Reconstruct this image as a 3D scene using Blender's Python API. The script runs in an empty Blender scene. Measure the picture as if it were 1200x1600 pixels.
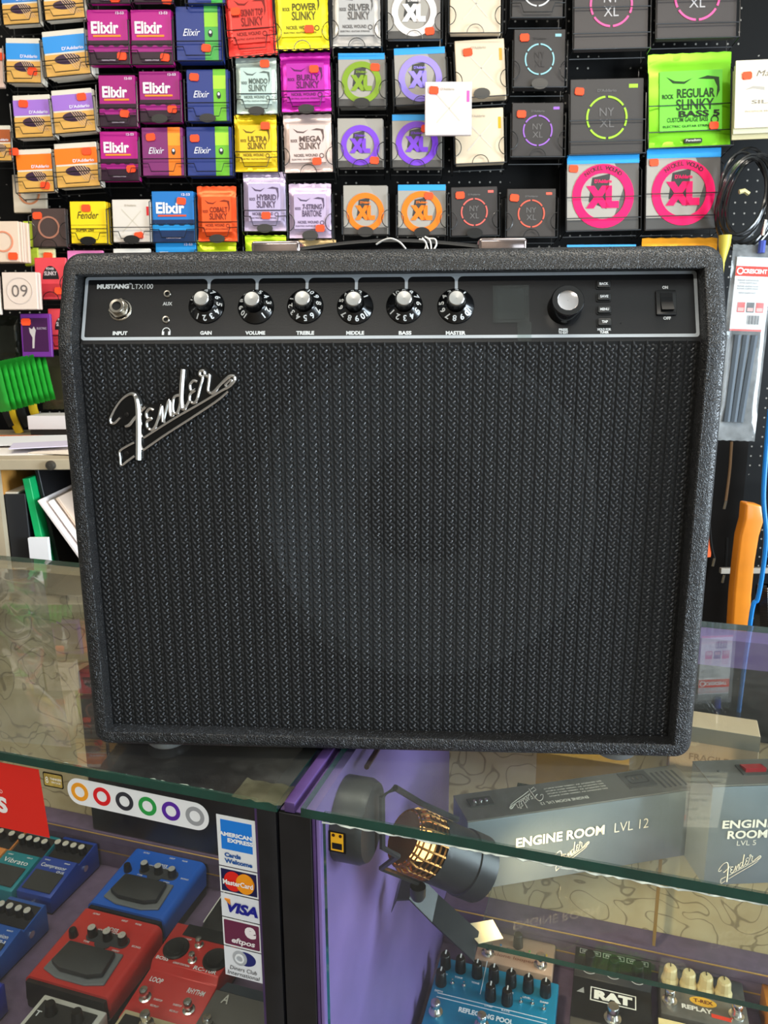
import bpy, bmesh, math, random
import numpy as np
from mathutils import Matrix, Vector
random.seed(7)
sc = bpy.context.scene
col = sc.collection

# ------------------------------------------------------------------ camera
F, PITCH, ROLL = 1208.0, 0.2213, -0.006
CAM = np.array([0.0, 0.0, 1.3153])
_c, _s = math.cos(PITCH), math.sin(PITCH)
_cr, _sr = math.cos(ROLL), math.sin(ROLL)
RC = np.array([[_cr, -_sr, 0], [_sr, _cr, 0], [0, 0, 1]]) @ np.array([[1, 0, 0], [0, -_s, -_c], [0, _c, -_s]])
cd = bpy.data.cameras.new('camera')
cam = bpy.data.objects.new('camera', cd)
col.objects.link(cam)
cd.sensor_fit = 'HORIZONTAL'
cd.sensor_width = 36.0
cd.lens = F / 1200.0 * 36.0
cd.clip_start = 0.02
cd.dof.use_dof = True
cd.dof.focus_distance = 0.66
cd.dof.aperture_fstop = 40.0
_m = Matrix.Identity(4)
for _i in range(3):
    _m[_i][0] = RC[0][_i]; _m[_i][1] = -RC[1][_i]; _m[_i][2] = -RC[2][_i]; _m[_i][3] = CAM[_i]
cam.matrix_world = _m
sc.camera = cam

# ------------------------------------------------------------------ view, world, lights
sc.view_settings.view_transform = 'Standard'
sc.view_settings.look = 'None'
sc.view_settings.gamma = 1.0
sc.view_settings.use_curve_mapping = False
sc.view_settings.exposure = 0.0
w = bpy.data.worlds.new('world'); sc.world = w; w.use_nodes = True
w.node_tree.nodes['Background'].inputs[0].default_value = (0.75, 0.85, 1.0, 1)
w.node_tree.nodes['Background'].inputs[1].default_value = 0.35

def area_light(name, loc, target, sx, sy, power, color):
    l = bpy.data.lights.new(name, 'AREA'); l.shape = 'RECTANGLE'; l.size = sx; l.size_y = sy
    l.energy = power; l.color = color
    o = bpy.data.objects.new(name, l); col.objects.link(o)
    o.location = loc
    o.rotation_euler = (Vector(target) - Vector(loc)).to_track_quat('-Z', 'Y').to_euler()
    return o
# daylight through the shop windows (right wall and front wall), strip lights on the ceiling
area_light('daylight_through_side_window', (2.52, 0.1, 1.45), (0.0, 0.4, 1.2), 1.4, 1.3, 165, (0.76, 0.89, 1.0))
area_light('daylight_through_shop_front', (1.5, -2.6, 1.15), (0.6, 0.6, 1.1), 1.5, 2.1, 34, (0.80, 0.90, 1.0))
area_light('ceiling_strip_light_left', (-0.75, 0.70, 2.78), (-0.75, 0.70, 0), 1.2, 0.3, 20, (1.0, 0.91, 0.77))
area_light('ceiling_strip_light_right', (0.70, 0.55, 2.78), (0.70, 0.55, 0), 1.2, 0.3, 23, (1.0, 0.91, 0.77))
area_light('ceiling_strip_light_rear', (-0.6, -1.9, 2.78), (-0.6, -1.9, 0), 1.2, 0.3, 48, (1.0, 0.93, 0.82))

# ------------------------------------------------------------------ pixel helpers
def ray(x, y):
    return RC.T @ np.array([(x - 600) / F, (y - 800) / F, 1.0])

class Fr:
    """a frame: origin o, axes ex, ey, ez (rows)"""
    def __init__(s, o, ex, ey, ez):
        s.o = np.array(o, float); s.A = np.array([ex, ey, ez], float)
    def w(s, a, b=0, c=0):
        return s.o + np.array([a, b, c]) @ s.A
    def loc(s, P):
        return s.A @ (np.array(P) - s.o)
    def px(s, x, y, axis, val):
        """pixel on the frame's plane axis = val, in frame coordinates"""
        d = s.A @ ray(x, y); c = s.A @ (CAM - s.o)
        k = (val - c[axis]) / d[axis]
        return c + d * k
    def mat(s, a=0, b=0, c=0, rz=0.0):
        m = Matrix.Identity(4)
        p = s.w(a, b, c)
        for i in range(3):
            for j in range(3):
                m[i][j] = s.A[j][i]
            m[i][3] = p[i]
        return m @ Matrix.Rotation(rz, 4, 'Z')

WORLD = Fr((0, 0, 0), (1, 0, 0), (0, 1, 0), (0, 0, 1))
_a = math.radians(-17.3)
CF = Fr((-0.078, 0.553, 0), (math.cos(_a), math.sin(_a), 0), (-math.sin(_a), math.cos(_a), 0), (0, 0, 1))   # counter frame

# ------------------------------------------------------------------ materials
def lin(h):
    h = h.lstrip('#')
    o = []
    for i in (0, 2, 4):
        v = int(h[i:i + 2], 16) / 255
        o.append(v / 12.92 if v <= 0.04045 else ((v + 0.055) / 1.055) ** 2.4)
    return (*o, 1)
MATS = {}
def nd(nt, t, **kw):
    n = nt.nodes.new(t)
    for k, v in kw.items():
        setattr(n, k, v)
    return n
def mat(key, color='#808080', rough=0.5, metal=0.0, noise=0.0, nscale=40, bump=0.0, bscale=200, coat=0.0, emit=0.0, spec=None):
    if key in MATS:
        return MATS[key]
    m = bpy.data.materials.new(key); m.use_nodes = True; MATS[key] = m
    nt = m.node_tree; b = nt.nodes['Principled BSDF']
    c = lin(color)
    b.inputs['Base Color'].default_value = c
    b.inputs['Roughness'].default_value = rough
    b.inputs['Metallic'].default_value = metal
    if spec is not None: b.inputs['Specular IOR Level'].default_value = spec
    if coat: b.inputs['Coat Weight'].default_value = coat; b.inputs['Coat Roughness'].default_value = 0.08
    if emit:
        b.inputs['Emission Color'].default_value = c; b.inputs['Emission Strength'].default_value = emit
    if noise or bump:
        tc = nd(nt, 'ShaderNodeTexCoord')
    if noise:
        n = nd(nt, 'ShaderNodeTexNoise'); n.inputs['Scale'].default_value = nscale; n.inputs['Detail'].default_value = 4
        nt.links.new(tc.outputs['Object'], n.inputs['Vector'])
        r = nd(nt, 'ShaderNodeMapRange'); r.inputs[1].default_value = 0.3; r.inputs[2].default_value = 0.7
        r.inputs[3].default_value = 1 - noise; r.inputs[4].default_value = 1 + noise
        nt.links.new(n.outputs['Fac'], r.inputs[0])
        mx = nd(nt, 'ShaderNodeVectorMath', operation='SCALE'); mx.inputs[0].default_value = c[:3]
        nt.links.new(r.outputs[0], mx.inputs['Scale']); nt.links.new(mx.outputs[0], b.inputs['Base Color'])
    if bump:
        n2 = nd(nt, 'ShaderNodeTexNoise'); n2.inputs['Scale'].default_value = bscale; n2.inputs['Detail'].default_value = 3
        nt.links.new(tc.outputs['Object'], n2.inputs['Vector'])
        bp = nd(nt, 'ShaderNodeBump'); bp.inputs['Strength'].default_value = bump; bp.inputs['Distance'].default_value = 0.002
        nt.links.new(n2.outputs['Fac'], bp.inputs['Height']); nt.links.new(bp.outputs[0], b.inputs['Normal'])
    return m

def C(h, rough=0.5, **kw):
    kw.setdefault('spec', 0.3)
    return mat('paint_%s_%g_%s' % (h.strip('#'), rough, '_'.join('%s%g' % i for i in sorted(kw.items()))), h, max(rough, 0.42), **kw)

def glass_mat(key, tint, f0=0.045, rough=0.0, haze=0.0, hazecol='#c8cbc4'):
    """clear sheet: straight transmission plus a Fresnel mirror, a little dust"""
    if key in MATS: return MATS[key]
    m = bpy.data.materials.new(key); m.use_nodes = True; MATS[key] = m
    nt = m.node_tree; nt.nodes.clear()
    out = nd(nt, 'ShaderNodeOutputMaterial')
    tr = nd(nt, 'ShaderNodeBsdfTransparent'); tr.inputs[0].default_value = lin(tint)
    gl = nd(nt, 'ShaderNodeBsdfGlossy'); gl.inputs['Roughness'].default_value = rough
    g = nd(nt, 'ShaderNodeNewGeometry')
    dt = nd(nt, 'ShaderNodeVectorMath', operation='DOT_PRODUCT')
    nt.links.new(g.outputs['Incoming'], dt.inputs[0]); nt.links.new(g.outputs['Normal'], dt.inputs[1])
    ab = nd(nt, 'ShaderNodeMath', operation='ABSOLUTE'); nt.links.new(dt.outputs['Value'], ab.inputs[0])
    su = nd(nt, 'ShaderNodeMath', operation='SUBTRACT'); su.inputs[0].default_value = 1; nt.links.new(ab.outputs[0], su.inputs[1])
    pw = nd(nt, 'ShaderNodeMath', operation='POWER'); pw.inputs[1].default_value = 5; nt.links.new(su.outputs[0], pw.inputs[0])
    ma = nd(nt, 'ShaderNodeMath', operation='MULTIPLY_ADD'); ma.inputs[1].default_value = 1 - f0; ma.inputs[2].default_value = f0
    nt.links.new(pw.outputs[0], ma.inputs[0])
    mx = nd(nt, 'ShaderNodeMixShader'); nt.links.new(ma.outputs[0], mx.inputs[0]); nt.links.new(tr.outputs[0], mx.inputs[1]); nt.links.new(gl.outputs[0], mx.inputs[2])
    last = mx
    if haze:
        tc = nd(nt, 'ShaderNodeTexCoord')
        n = nd(nt, 'ShaderNodeTexNoise'); n.inputs['Scale'].default_value = 9; n.inputs['Detail'].default_value = 8; n.inputs['Roughness'].default_value = 0.7
        nt.links.new(tc.outputs['Object'], n.inputs['Vector'])
        r = nd(nt, 'ShaderNodeMapRange'); r.inputs[1].default_value = 0.4; r.inputs[2].default_value = 0.8; r.inputs[3].default_value = haze * 0.3; r.inputs[4].default_value = haze * 1.8
        nt.links.new(n.outputs['Fac'], r.inputs[0])
        df = nd(nt, 'ShaderNodeBsdfDiffuse'); df.inputs[0].default_value = lin(hazecol)
        m2 = nd(nt, 'ShaderNodeMixShader'); nt.links.new(r.outputs[0], m2.inputs[0]); nt.links.new(mx.outputs[0], m2.inputs[1]); nt.links.new(df.outputs[0], m2.inputs[2])
        last = m2
    nt.links.new(last.outputs[0], out.inputs[0])
    return m

# ------------------------------------------------------------------ mesh builder
class MB:
    def __init__(s): s.v = []; s.f = []; s.mi = []; s.cur = 0; s.sm = []; s.T = None; s.smooth = False
    def add(s, vs, fs):
        k = len(s.v)
        for p in vs:
            s.v.append(tuple(s.T @ Vector(p)) if s.T is not None else tuple(p))
        for f in fs:
            s.f.append([k + i for i in f]); s.mi.append(s.cur); s.sm.append(s.smooth)
        return s
    def box(s, x0, x1, y0, y1, z0, z1):
        return s.add([(x0, y0, z0), (x1, y0, z0), (x1, y1, z0), (x0, y1, z0), (x0, y0, z1), (x1, y0, z1), (x1, y1, z1), (x0, y1, z1)],
                     [(3, 2, 1, 0), (4, 5, 6, 7), (0, 1, 5, 4), (1, 2, 6, 5), (2, 3, 7, 6), (3, 0, 4, 7)])
    def prism(s, poly, a0, a1, axis='z'):
        """extrude a 2-d outline: axis z: (x,y); axis y: (x,z); axis x: (y,z)"""
        n = len(poly); vs = []
        for h in (a0, a1):
            for (p, q) in poly:
                vs.append((p, q, h) if axis == 'z' else ((p, h, q) if axis == 'y' else (h, p, q)))
        fs = [tuple(range(n))[::-1], tuple(range(n, 2 * n))] + [(i, (i + 1) % n, n + (i + 1) % n, n + i) for i in range(n)]
        return s.add(vs, fs)
    def tube(s, path, r, n=6, closed=False, sx=1.0):
        P = [Vector(p) for p in path]; L = len(P); vs = []; fs = []
        up = None; sm = s.smooth; s.smooth = True
        rr = r if isinstance(r, (list, tuple)) else [r] * L
        for i in range(L):
            a = P[(i - 1) % L] if (closed or i > 0) else P[i]
            b = P[(i + 1) % L] if (closed or i < L - 1) else P[i]
            t = (b - a)
            t = t.normalized() if t.length > 1e-9 else Vector((0, 0, 1))
            if up is None:
                up = Vector((0, 0, 1)) if abs(t.z) < 0.9 else Vector((0, 1, 0))
            x = up - t * up.dot(t)
            if x.length < 1e-6: x = t.orthogonal()
            x.normalize(); up = x; y = t.cross(x)
            for k in range(n):
                an = 2 * math.pi * k / n
                vs.append(P[i] + x * (math.cos(an) * rr[i]) + y * (math.sin(an) * rr[i] * sx))
        for i in range(L if closed else L - 1):
            j = (i + 1) % L
            for k in range(n):
                fs.append((i * n + k, i * n + (k + 1) % n, j * n + (k + 1) % n, j * n + k))
        if not closed:
            fs.append(tuple(range(n))[::-1]); fs.append(tuple((L - 1) * n + k for k in range(n)))
        s.add(vs, fs); s.smooth = sm
        return s
    def lathe(s, prof, n=24, cap=True, smooth=True):
        """profile of (r, z) about local z"""
        vs = []; fs = []; sm = s.smooth; s.smooth = smooth
        for (r, z) in prof:
            for k in range(n):
                an = 2 * math.pi * k / n
                vs.append((r * math.cos(an), r * math.sin(an), z))
        for i in range(len(prof) - 1):
            for k in range(n):
                fs.append((i * n + k, i * n + (k + 1) % n, (i + 1) * n + (k + 1) % n, (i + 1) * n + k))
        s.add(vs, fs)
        s.smooth = False
        if cap:
            L = len(prof)
            s.add([vs[k] for k in range(n)], [tuple(range(n))[::-1]])
            s.add([vs[(L - 1) * n + k] for k in range(n)], [tuple(range(n))])
        s.smooth = sm
        return s
    def ring(s, r0, r1, h0, h1, n=32, a0=0.0, a1=2 * math.pi, axis='y', cx=0, cz=0, ax=1.0):
        """flat ring sector, in x-z plane when axis is y"""
        full = abs(a1 - a0 - 2 * math.pi) < 1e-6
        m = n if full else n + 1
        def pt(r, an, h):
            p, q = cx + r * math.cos(an) * ax, cz + r * math.sin(an)
            return (p, h, q) if axis == 'y' else (p, q, h)
        vs = []
        for i in range(m):
            an = a0 + (a1 - a0) * i / n
            vs += [pt(r0, an, h0), pt(r1, an, h0), pt(r0, an, h1), pt(r1, an, h1)]
        fs = []
        for i in range(n):
            a, b = 4 * i, 4 * ((i + 1) % m)
            fs += [(a, a + 1, b + 1, b), (a + 2, b + 2, b + 3, a + 3), (a + 1, a + 3, b + 3, b + 1), (a, b, b + 2, a + 2)]
        return s.add(vs, fs)
    def sphere(s, c, rx, ry, rz, n=10, m=7):
        vs = []; fs = []; sm = s.smooth; s.smooth = True
        for i in range(1, m):
            th = math.pi * i / m
            for k in range(n):
                an = 2 * math.pi * k / n
                vs.append((c[0] + rx * math.sin(th) * math.cos(an), c[1] + ry * math.sin(th) * math.sin(an), c[2] + rz * math.cos(th)))
        t = len(vs); vs += [(c[0], c[1], c[2] + rz), (c[0], c[1], c[2] - rz)]
        for i in range(m - 2):
            for k in range(n):
                fs.append((i * n + k, (i + 1) * n + k, (i + 1) * n + (k + 1) % n, i * n + (k + 1) % n))
        for k in range(n):
            fs.append((t, k, (k + 1) % n)); fs.append((t + 1, (m - 2) * n + (k + 1) % n, (m - 2) * n + k))
        s.add(vs, fs); s.smooth = sm
        return s
    def mesh(s, name, mats, bev=None):
        me = bpy.data.meshes.new(name)
        me.from_pydata(s.v, [], s.f)
        if not isinstance(mats, (list, tuple)): mats = [mats]
        for m in mats: me.materials.append(m)
        me.polygons.foreach_set('material_index', s.mi)
        me.polygons.foreach_set('use_smooth', s.sm)
        bm = bmesh.new(); bm.from_mesh(me)
        bmesh.ops.recalc_face_normals(bm, faces=bm.faces)
        if bev:
            es = [e for e in bm.edges if len(e.link_faces) == 2 and e.calc_face_angle(0) > 0.5]
            bmesh.ops.bevel(bm, geom=es, offset=bev[0], segments=bev[1], profile=0.5, affect='EDGES', clamp_overlap=True)
            if bev[1] > 1:
                for f_ in bm.faces: f_.smooth = True
        bm.to_mesh(me); bm.free()
        if (bev and bev[1] > 1) or any(s.sm):
            me.set_sharp_from_angle(angle=math.radians(42))
        return me
    def build(s, name, mats, parent=None, M=None, bev=None):
        return obj(name, s.mesh(name, mats, bev), parent, M)

def obj(name, me, parent=None, M=None):
    o = bpy.data.objects.new(name, me); col.objects.link(o)
    if parent is not None: o.parent = parent
    if M is not None: o.matrix_local = M if parent is not None else M
    return o
def tag(o, label=None, cat=None, group=None, kind=None):
    if label: o['label'] = label
    if cat: o['category'] = cat
    if group: o['group'] = group
    if kind: o['kind'] = kind
    return o
def empty(name, M, label=None, cat=None, group=None):
    o = bpy.data.objects.new(name, None); col.objects.link(o); o.empty_display_size = 0.02
    o.matrix_world = M
    return tag(o, label, cat, group)
def rrect(cx, cy, w, h, r, n=4):
    P = []
    for (sx, sy, a) in ((1, 1, 0), (-1, 1, 90), (-1, -1, 180), (1, -1, 270)):
        for k in range(n + 1):
            an = math.radians(a + 90 * k / n)
            P.append((cx + sx * (w / 2 - r) + r * math.cos(an), cy + sy * (h / 2 - r) + r * math.sin(an)))
    return P
def ell(cx, cy, rx, ry, n=24, a0=0, a1=360):
    return [(cx + rx * math.cos(math.radians(a0 + (a1 - a0) * k / n)), cy + ry * math.sin(math.radians(a0 + (a1 - a0) * k / n))) for k in range(n if abs(a1 - a0) >= 360 else n + 1)]
def rect(x0, y0, x1, y1):
    return [(x0, y0), (x1, y0), (x1, y1), (x0, y1)]

# ------------------------------------------------------------------ lettering (flat print), fitted to a box
_tc = {}
def glyphs(sx, bold=0.0, shear=0.0, space=1.0):
    k = (sx, bold, shear, space)
    if k not in _tc:
        cu = bpy.data.curves.new('text', 'FONT'); cu.body = sx; cu.size = 1; cu.offset = bold; cu.shear = shear
        cu.space_character = space; cu.resolution_u = 3; cu.fill_mode = 'FRONT'; cu.align_x = 'LEFT'
        o = bpy.data.objects.new('text', cu)
        me = bpy.data.meshes.new_from_object(o)
        v = np.array([p.co[:2] for p in me.vertices]); fs = [tuple(p.vertices) for p in me.polygons]
        v = v - (v.min(0) + v.max(0)) / 2; sz = v.max(0) - v.min(0)
        sz = np.maximum(sz, 1e-6)
        bpy.data.objects.remove(o); bpy.data.meshes.remove(me); bpy.data.curves.remove(cu)
        _tc[k] = (v / sz, fs, sz)
    return _tc[k]
def put_text(mb, sx, cx, cy, w, h, lay, plane='y', rot=0.0, bold=0.02, shear=0.0, space=1.0):
    """letters into a builder: plane y means print facing -y in (x,z); plane z means facing +z in (x,y)"""
    v, fs, sz = glyphs(sx, bold, shear, space)
    if w is None: w = h * sz[0] / sz[1]
    if h is None: h = w * sz[1] / sz[0]
    c, s_ = math.cos(rot), math.sin(rot); P = []
    for (a, b) in v:
        a, b = a * w, b * h
        a, b = a * c - b * s_, a * s_ + b * c
        P.append((cx + a, lay, cy + b) if plane == 'y' else (cx + a, cy + b, lay))
    mb.add(P, fs)
    return mb
# ------------------------------------------------------------------ room shell
def struct(name, mb, m, bev=None):
    return tag(mb.build(name, m, bev=bev), kind='structure')
def pegboard_mat():
    m = mat('black_pegboard', '#050505', 0.55, noise=0.25, nscale=6, spec=0.15)
    nt = m.node_tree; b = nt.nodes['Principled BSDF']
    tc = nd(nt, 'ShaderNodeTexCoord'); sp = nd(nt, 'ShaderNodeSeparateXYZ'); nt.links.new(tc.outputs['Object'], sp.inputs[0])
    acc = []
    for ch in ('X', 'Z'):
        dv = nd(nt, 'ShaderNodeMath', operation='MULTIPLY'); dv.inputs[1].default_value = 1 / 0.0254; nt.links.new(sp.outputs[ch], dv.inputs[0])
        fr = nd(nt, 'ShaderNodeMath', operation='FRACT'); nt.links.new(dv.outputs[0], fr.inputs[0])
        su = nd(nt, 'ShaderNodeMath', operation='SUBTRACT'); su.inputs[1].default_value = 0.5; nt.links.new(fr.outputs[0], su.inputs[0])
        sq = nd(nt, 'ShaderNodeMath', operation='MULTIPLY'); nt.links.new(su.outputs[0], sq.inputs[0]); nt.links.new(su.outputs[0], sq.inputs[1])
        acc.append(sq)
    ad = nd(nt, 'ShaderNodeMath', operation='ADD'); nt.links.new(acc[0].outputs[0], ad.inputs[0]); nt.links.new(acc[1].outputs[0], ad.inputs[1])
    lt = nd(nt, 'ShaderNodeMath', operation='LESS_THAN'); lt.inputs[1].default_value = 0.0075; nt.links.new(ad.outputs[0], lt.inputs[0])
    n = nd(nt, 'ShaderNodeTexNoise'); n.inputs['Scale'].default_value = 5; nt.links.new(tc.outputs['Object'], n.inputs['Vector'])
    g = nd(nt, 'ShaderNodeMath', operation='GREATER_THAN'); g.inputs[1].default_value = 0.47; nt.links.new(n.outputs['Fac'], g.inputs[0])
    mu = nd(nt, 'ShaderNodeMath', operation='MULTIPLY'); nt.links.new(lt.outputs[0], mu.inputs[0]); nt.links.new(g.outputs[0], mu.inputs[1])
    mx = nd(nt, 'ShaderNodeMix', data_type='RGBA'); nt.links.new(mu.outputs[0], mx.inputs['Factor'])  # pale dots: light showing through the peg holes, painted into the base colour
    mx.inputs['A'].default_value = lin('#050505'); mx.inputs['B'].default_value = lin('#8f8a82')
    nt.links.new(mx.outputs['Result'], b.inputs['Base Color'])
    return m
WY = 2.04        # front of the pegboard wall
struct('floor', MB().box(-2.6, 2.6, -2.7, 2.2, -0.05, 0), mat('worn_vinyl_floor', '#6d655c', 0.5, noise=0.15))
struct('ceiling', MB().box(-2.6, 2.6, -2.7, 2.2, 2.85, 2.9), mat('ceiling_white', '#d8d4cb', 0.8, noise=0.04))
struct('wall_back', MB().box(-2.6, 2.6, WY, WY + 0.1, 0, 2.85), pegboard_mat())
struct('wall_left', MB().box(-2.7, -2.6, -2.7, 2.2, 0, 2.85), mat('shop_wall_grey', '#8d877d', 0.7, noise=0.06))
wf = MB()
for b in ((-2.6, 0.7, 0, 2.85), (2.3, 2.6, 0, 2.85), (0.7, 2.3, 0, 0.08), (0.7, 2.3, 2.3, 2.85)):
    wf.box(b[0], b[1], -2.75, -2.65, b[2], b[3])
struct('wall_front', wf, mat('shop_wall_grey', '#8d877d'))
wf = MB()
for b in ((-2.7, -0.85, 0, 2.85), (1.05, 2.2, 0, 2.85), (-0.85, 1.05, 0, 0.7), (-0.85, 1.05, 2.3, 2.85)):
    wf.box(2.6, 2.7, b[0], b[1], b[2], b[3])
struct('wall_right', wf, mat('shop_wall_grey', '#8d877d'))
wn = empty('window_1', Matrix.Translation((1.5, -2.7, 0.08))); tag(wn, kind='structure')
MB().box(-0.8, 0.8, -0.004, 0.004, 0, 2.22).build('pane', glass_mat('window_glass', '#f4f8f6'), wn)
wn = empty('window_2', Matrix.Translation((2.65, 0.1, 0.7))); tag(wn, kind='structure')
MB().box(-0.004, 0.004, -0.95, 0.95, 0, 1.6).build('pane', glass_mat('window_glass', '#f4f8f6'), wn)

# ------------------------------------------------------------------ glass display counters
ZT = 0.95      # counter top
ZF = 0.40      # display floor inside
SH = 0.70      # glass shelf in the right counter
EDGE = mat('green_glass_edge', '#123f35', 0.06, noise=0.3, nscale=30, coat=0.6)
GTOP = glass_mat('counter_top_glass', '#f0f6f2', 0.06, 0.01, haze=0.05)
GFRONT = glass_mat('counter_front_glass', '#f4f8f5', 0.045, 0.0, haze=0.03)
GSHELF = glass_mat('shelf_glass', '#f0f6f2', 0.045, 0.0, haze=0.006)
def pane(name, parent, x0, x1, y0, y1, z0, z1, axis, gm):
    """glass sheet: reflecting face on one side, green edges all round"""
    mb = MB(); mb.box(x0, x1, y0, y1, z0, z1)
    big = {'z': (0, 1), 'y': (2, 4)}[axis]
    for i in range(6): mb.mi[i] = 1
    for i in big: mb.mi[i] = 0
    clear = glass_mat('inner_face_clear', '#ffffff', 0.0, 0.0)
    mb.mi[big[0] if axis == 'z' else big[1]] = 2
    me = bpy.data.meshes.new(name); me.from_pydata(mb.v, [], mb.f)
    for m in (gm, EDGE, clear): me.materials.append(m)
    me.polygons.foreach_set('material_index', mb.mi)
    return obj(name, me, parent)
def cream_paper():
    m = mat('cream_scroll_paper', '#cdb992', 0.75)
    nt = m.node_tree; b = nt.nodes['Principled BSDF']
    tc = nd(nt, 'ShaderNodeTexCoord')
    n = nd(nt, 'ShaderNodeTexNoise'); n.inputs['Scale'].default_value = 13; n.inputs['Detail'].default_value = 0.3; n.inputs['Distortion'].default_value = 2.4
    nt.links.new(tc.outputs['Object'], n.inputs['Vector'])
    su = nd(nt, 'ShaderNodeMath', operation='SUBTRACT'); su.inputs[1].default_value = 0.5; nt.links.new(n.outputs['Fac'], su.inputs[0])
    ab = nd(nt, 'ShaderNodeMath', operation='ABSOLUTE'); nt.links.new(su.outputs[0], ab.inputs[0])
    r = nd(nt, 'ShaderNodeMapRange'); r.inputs[1].default_value = 0.010; r.inputs[2].default_value = 0.030; r.inputs[3].default_value = 0.7; r.inputs[4].default_value = 0
    nt.links.new(ab.outputs[0], r.inputs[0])
    n2 = nd(nt, 'ShaderNodeTexNoise'); n2.inputs['Scale'].default_value = 16; n2.inputs['Detail'].default_value = 3; nt.links.new(tc.outputs['Object'], n2.inputs['Vector'])
    r2 = nd(nt, 'ShaderNodeMapRange'); r2.inputs[1].default_value = 0.35; r2.inputs[2].default_value = 0.7; nt.links.new(n2.outputs['Fac'], r2.inputs[0])
    m1 = nd(nt, 'ShaderNodeMix', data_type='RGBA'); m1.inputs['A'].default_value = lin('#d6c49c'); m1.inputs['B'].default_value = lin('#bfa87c'); nt.links.new(r2.outputs[0], m1.inputs['Factor'])
    m2 = nd(nt, 'ShaderNodeMix', data_type='RGBA'); nt.links.new(m1.outputs['Result'], m2.inputs['A']); m2.inputs['B'].default_value = lin('#7d6a4c'); nt.links.new(r.outputs[0], m2.inputs['Factor'])
    nt.links.new(m2.outputs['Result'], b.inputs['Base Color'])
    return m
PURPLE = mat('purple_paint', '#735f98', 0.45, noise=0.12, nscale=12)
PURPLE2 = mat('purple_lacquer_edge', '#4c3768', 0.3, noise=0.2, nscale=25)
PCARPET = mat('mauve_felt', '#66546f', 0.85, noise=0.15, nscale=60, bump=0.2, bscale=600)
BLACKL = mat('black_laminate', '#17171a', 0.35, noise=0.3, nscale=30)
CREAM = cream_paper()
GOLD = mat('gold_trim_line', '#c59a55', 0.35, metal=0.5)

def counter(label, s0, s1, left):
    root = empty('display_counter', CF.mat(0, 0, 0), label, 'display counter', 'glass display counters')
    MB().box(s0, s1, 0.02, 0.53, 0.0, ZF - 0.02).build('plinth', BLACKL, root)
    MB().box(s0, s1, 0.014, 0.53, ZF - 0.02, ZF).build('display_floor', PCARPET, root)
    MB().box(s0, s1, 0.527, 0.537, ZF, ZT - 0.045).build('back_panel', CREAM, root)
    MB().box(s0, s1, 0.497, 0.537, ZT - 0.045, ZT - 0.009).build('back_rail', mat('tan_rail', '#a5937a', 0.5, noise=0.1, nscale=20) if left else PURPLE, root)
    st = MB(); st.box(s0, s1, 0.500, 0.527, ZF, ZF + 0.055); st.box(s0, s1, 0.4905, 0.527, ZF + 0.0552, ZF + 0.075)
    st = st.build('stepped_ledge', PCARPET, root, bev=(0.002, 2))
    g = MB(); g.tube([(s0, 0.4998, ZF + 0.030), (s1, 0.4998, ZF + 0.030)], 0.0012); g.tube([(s0, 0.4902, ZF + 0.070), (s1, 0.4902, ZF + 0.070)], 0.0012)
    g.build('gold_beading', GOLD, st)
    return root
cl = counter('glass display counter with card payment stickers on its front pane', -1.4, -0.012, True)
pane('glass_top', cl, -1.4, -0.0105, 0.0, 0.535, ZT - 0.008, ZT, 'z', GTOP)
pane('front_glass', cl, -1.4, -0.034, 0.0075, 0.0135, ZF, ZT - 0.008, 'y', GFRONT)
MB().box(-0.030, -0.012, 0.0145, 0.53, ZF, ZT - 0.0085).build('side_panel', [BLACKL], cl)
p = MB(); p.box(-0.0300, -0.0125, 0.002, 0.0145, 0.02, ZT - 0.0085)
p = p.build('corner_post', BLACKL, cl, bev=(0.001, 2))
MB().box(-0.0338, -0.0302, 0.006, 0.0072, 0.02, ZT - 0.0085).build('post_edging', PURPLE2, p)
# glue line under the glass edge
def glue(parent, s0, s1, t, z, seed, name='glue_bead'):
    rnd = random.Random(seed); mb = MB(); n = int((s1 - s0) / 0.004)
    path = [(s0 + (s1 - s0) * i / n, t + rnd.uniform(-.0006, .0006), z + rnd.uniform(-.0007, .0007)) for i in range(n + 1)]
    mb.tube(path, [0.0005 + rnd.random() * 0.0009 for _ in path], 4)
    return mb.build(name, mat('white_glue', '#d5dcd4', 0.35), parent)
glue(cl, -0.6, -0.034, 0.0068, ZT - 0.0098, 1)
glue(cl, -0.6, -0.07, 0.0145, ZT - 0.0098, 2)

cr = counter('glass display counter with purple side wall and glass shelf inside', 0.018, 1.4, False)
pane('glass_top', cr, 0.0105, 1.4, 0.0, 0.535, ZT - 0.008, ZT, 'z', GTOP)
pane('front_glass', cr, 0.026, 1.4, 0.0075, 0.0135, ZF, ZT - 0.008, 'y', GFRONT)
MB().box(-0.010, 0.018, 0.006, 0.53, 0.02, ZT - 0.0085).build('side_panel', [PURPLE], cr)
MB().box(-0.0102, 0.0182, 0.002, 0.006, 0.02, ZT - 0.0088).build('panel_end_cap', [BLACKL], cr, bev=(0.0006, 1))
MB().box(-0.0055, 0.004, 0.003, 0.53, ZT - 0.0085, ZT + 0.001).build('panel_ridge', [PURPLE2], cr, bev=(0.001, 2))
for k, (a, b, m) in enumerate(((0.0185, 0.0215, PURPLE2), (0.022, 0.0255, PURPLE))):
    MB().box(a, b, 0.003, 0.0075, 0.02, ZT - 0.0085).build('edging_strip', m, cr, bev=(0.0008, 2))
glue(cr, 0.026, 0.9, 0.0068, ZT - 0.0105, 3)
glue(cr, 0.026, 0.9, 0.0066, ZT - 0.0135, 4)
pane('glass_shelf', cr, 0.125, 1.4, 0.181, 0.49, SH - 0.006, SH, 'z', GSHELF)
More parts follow.
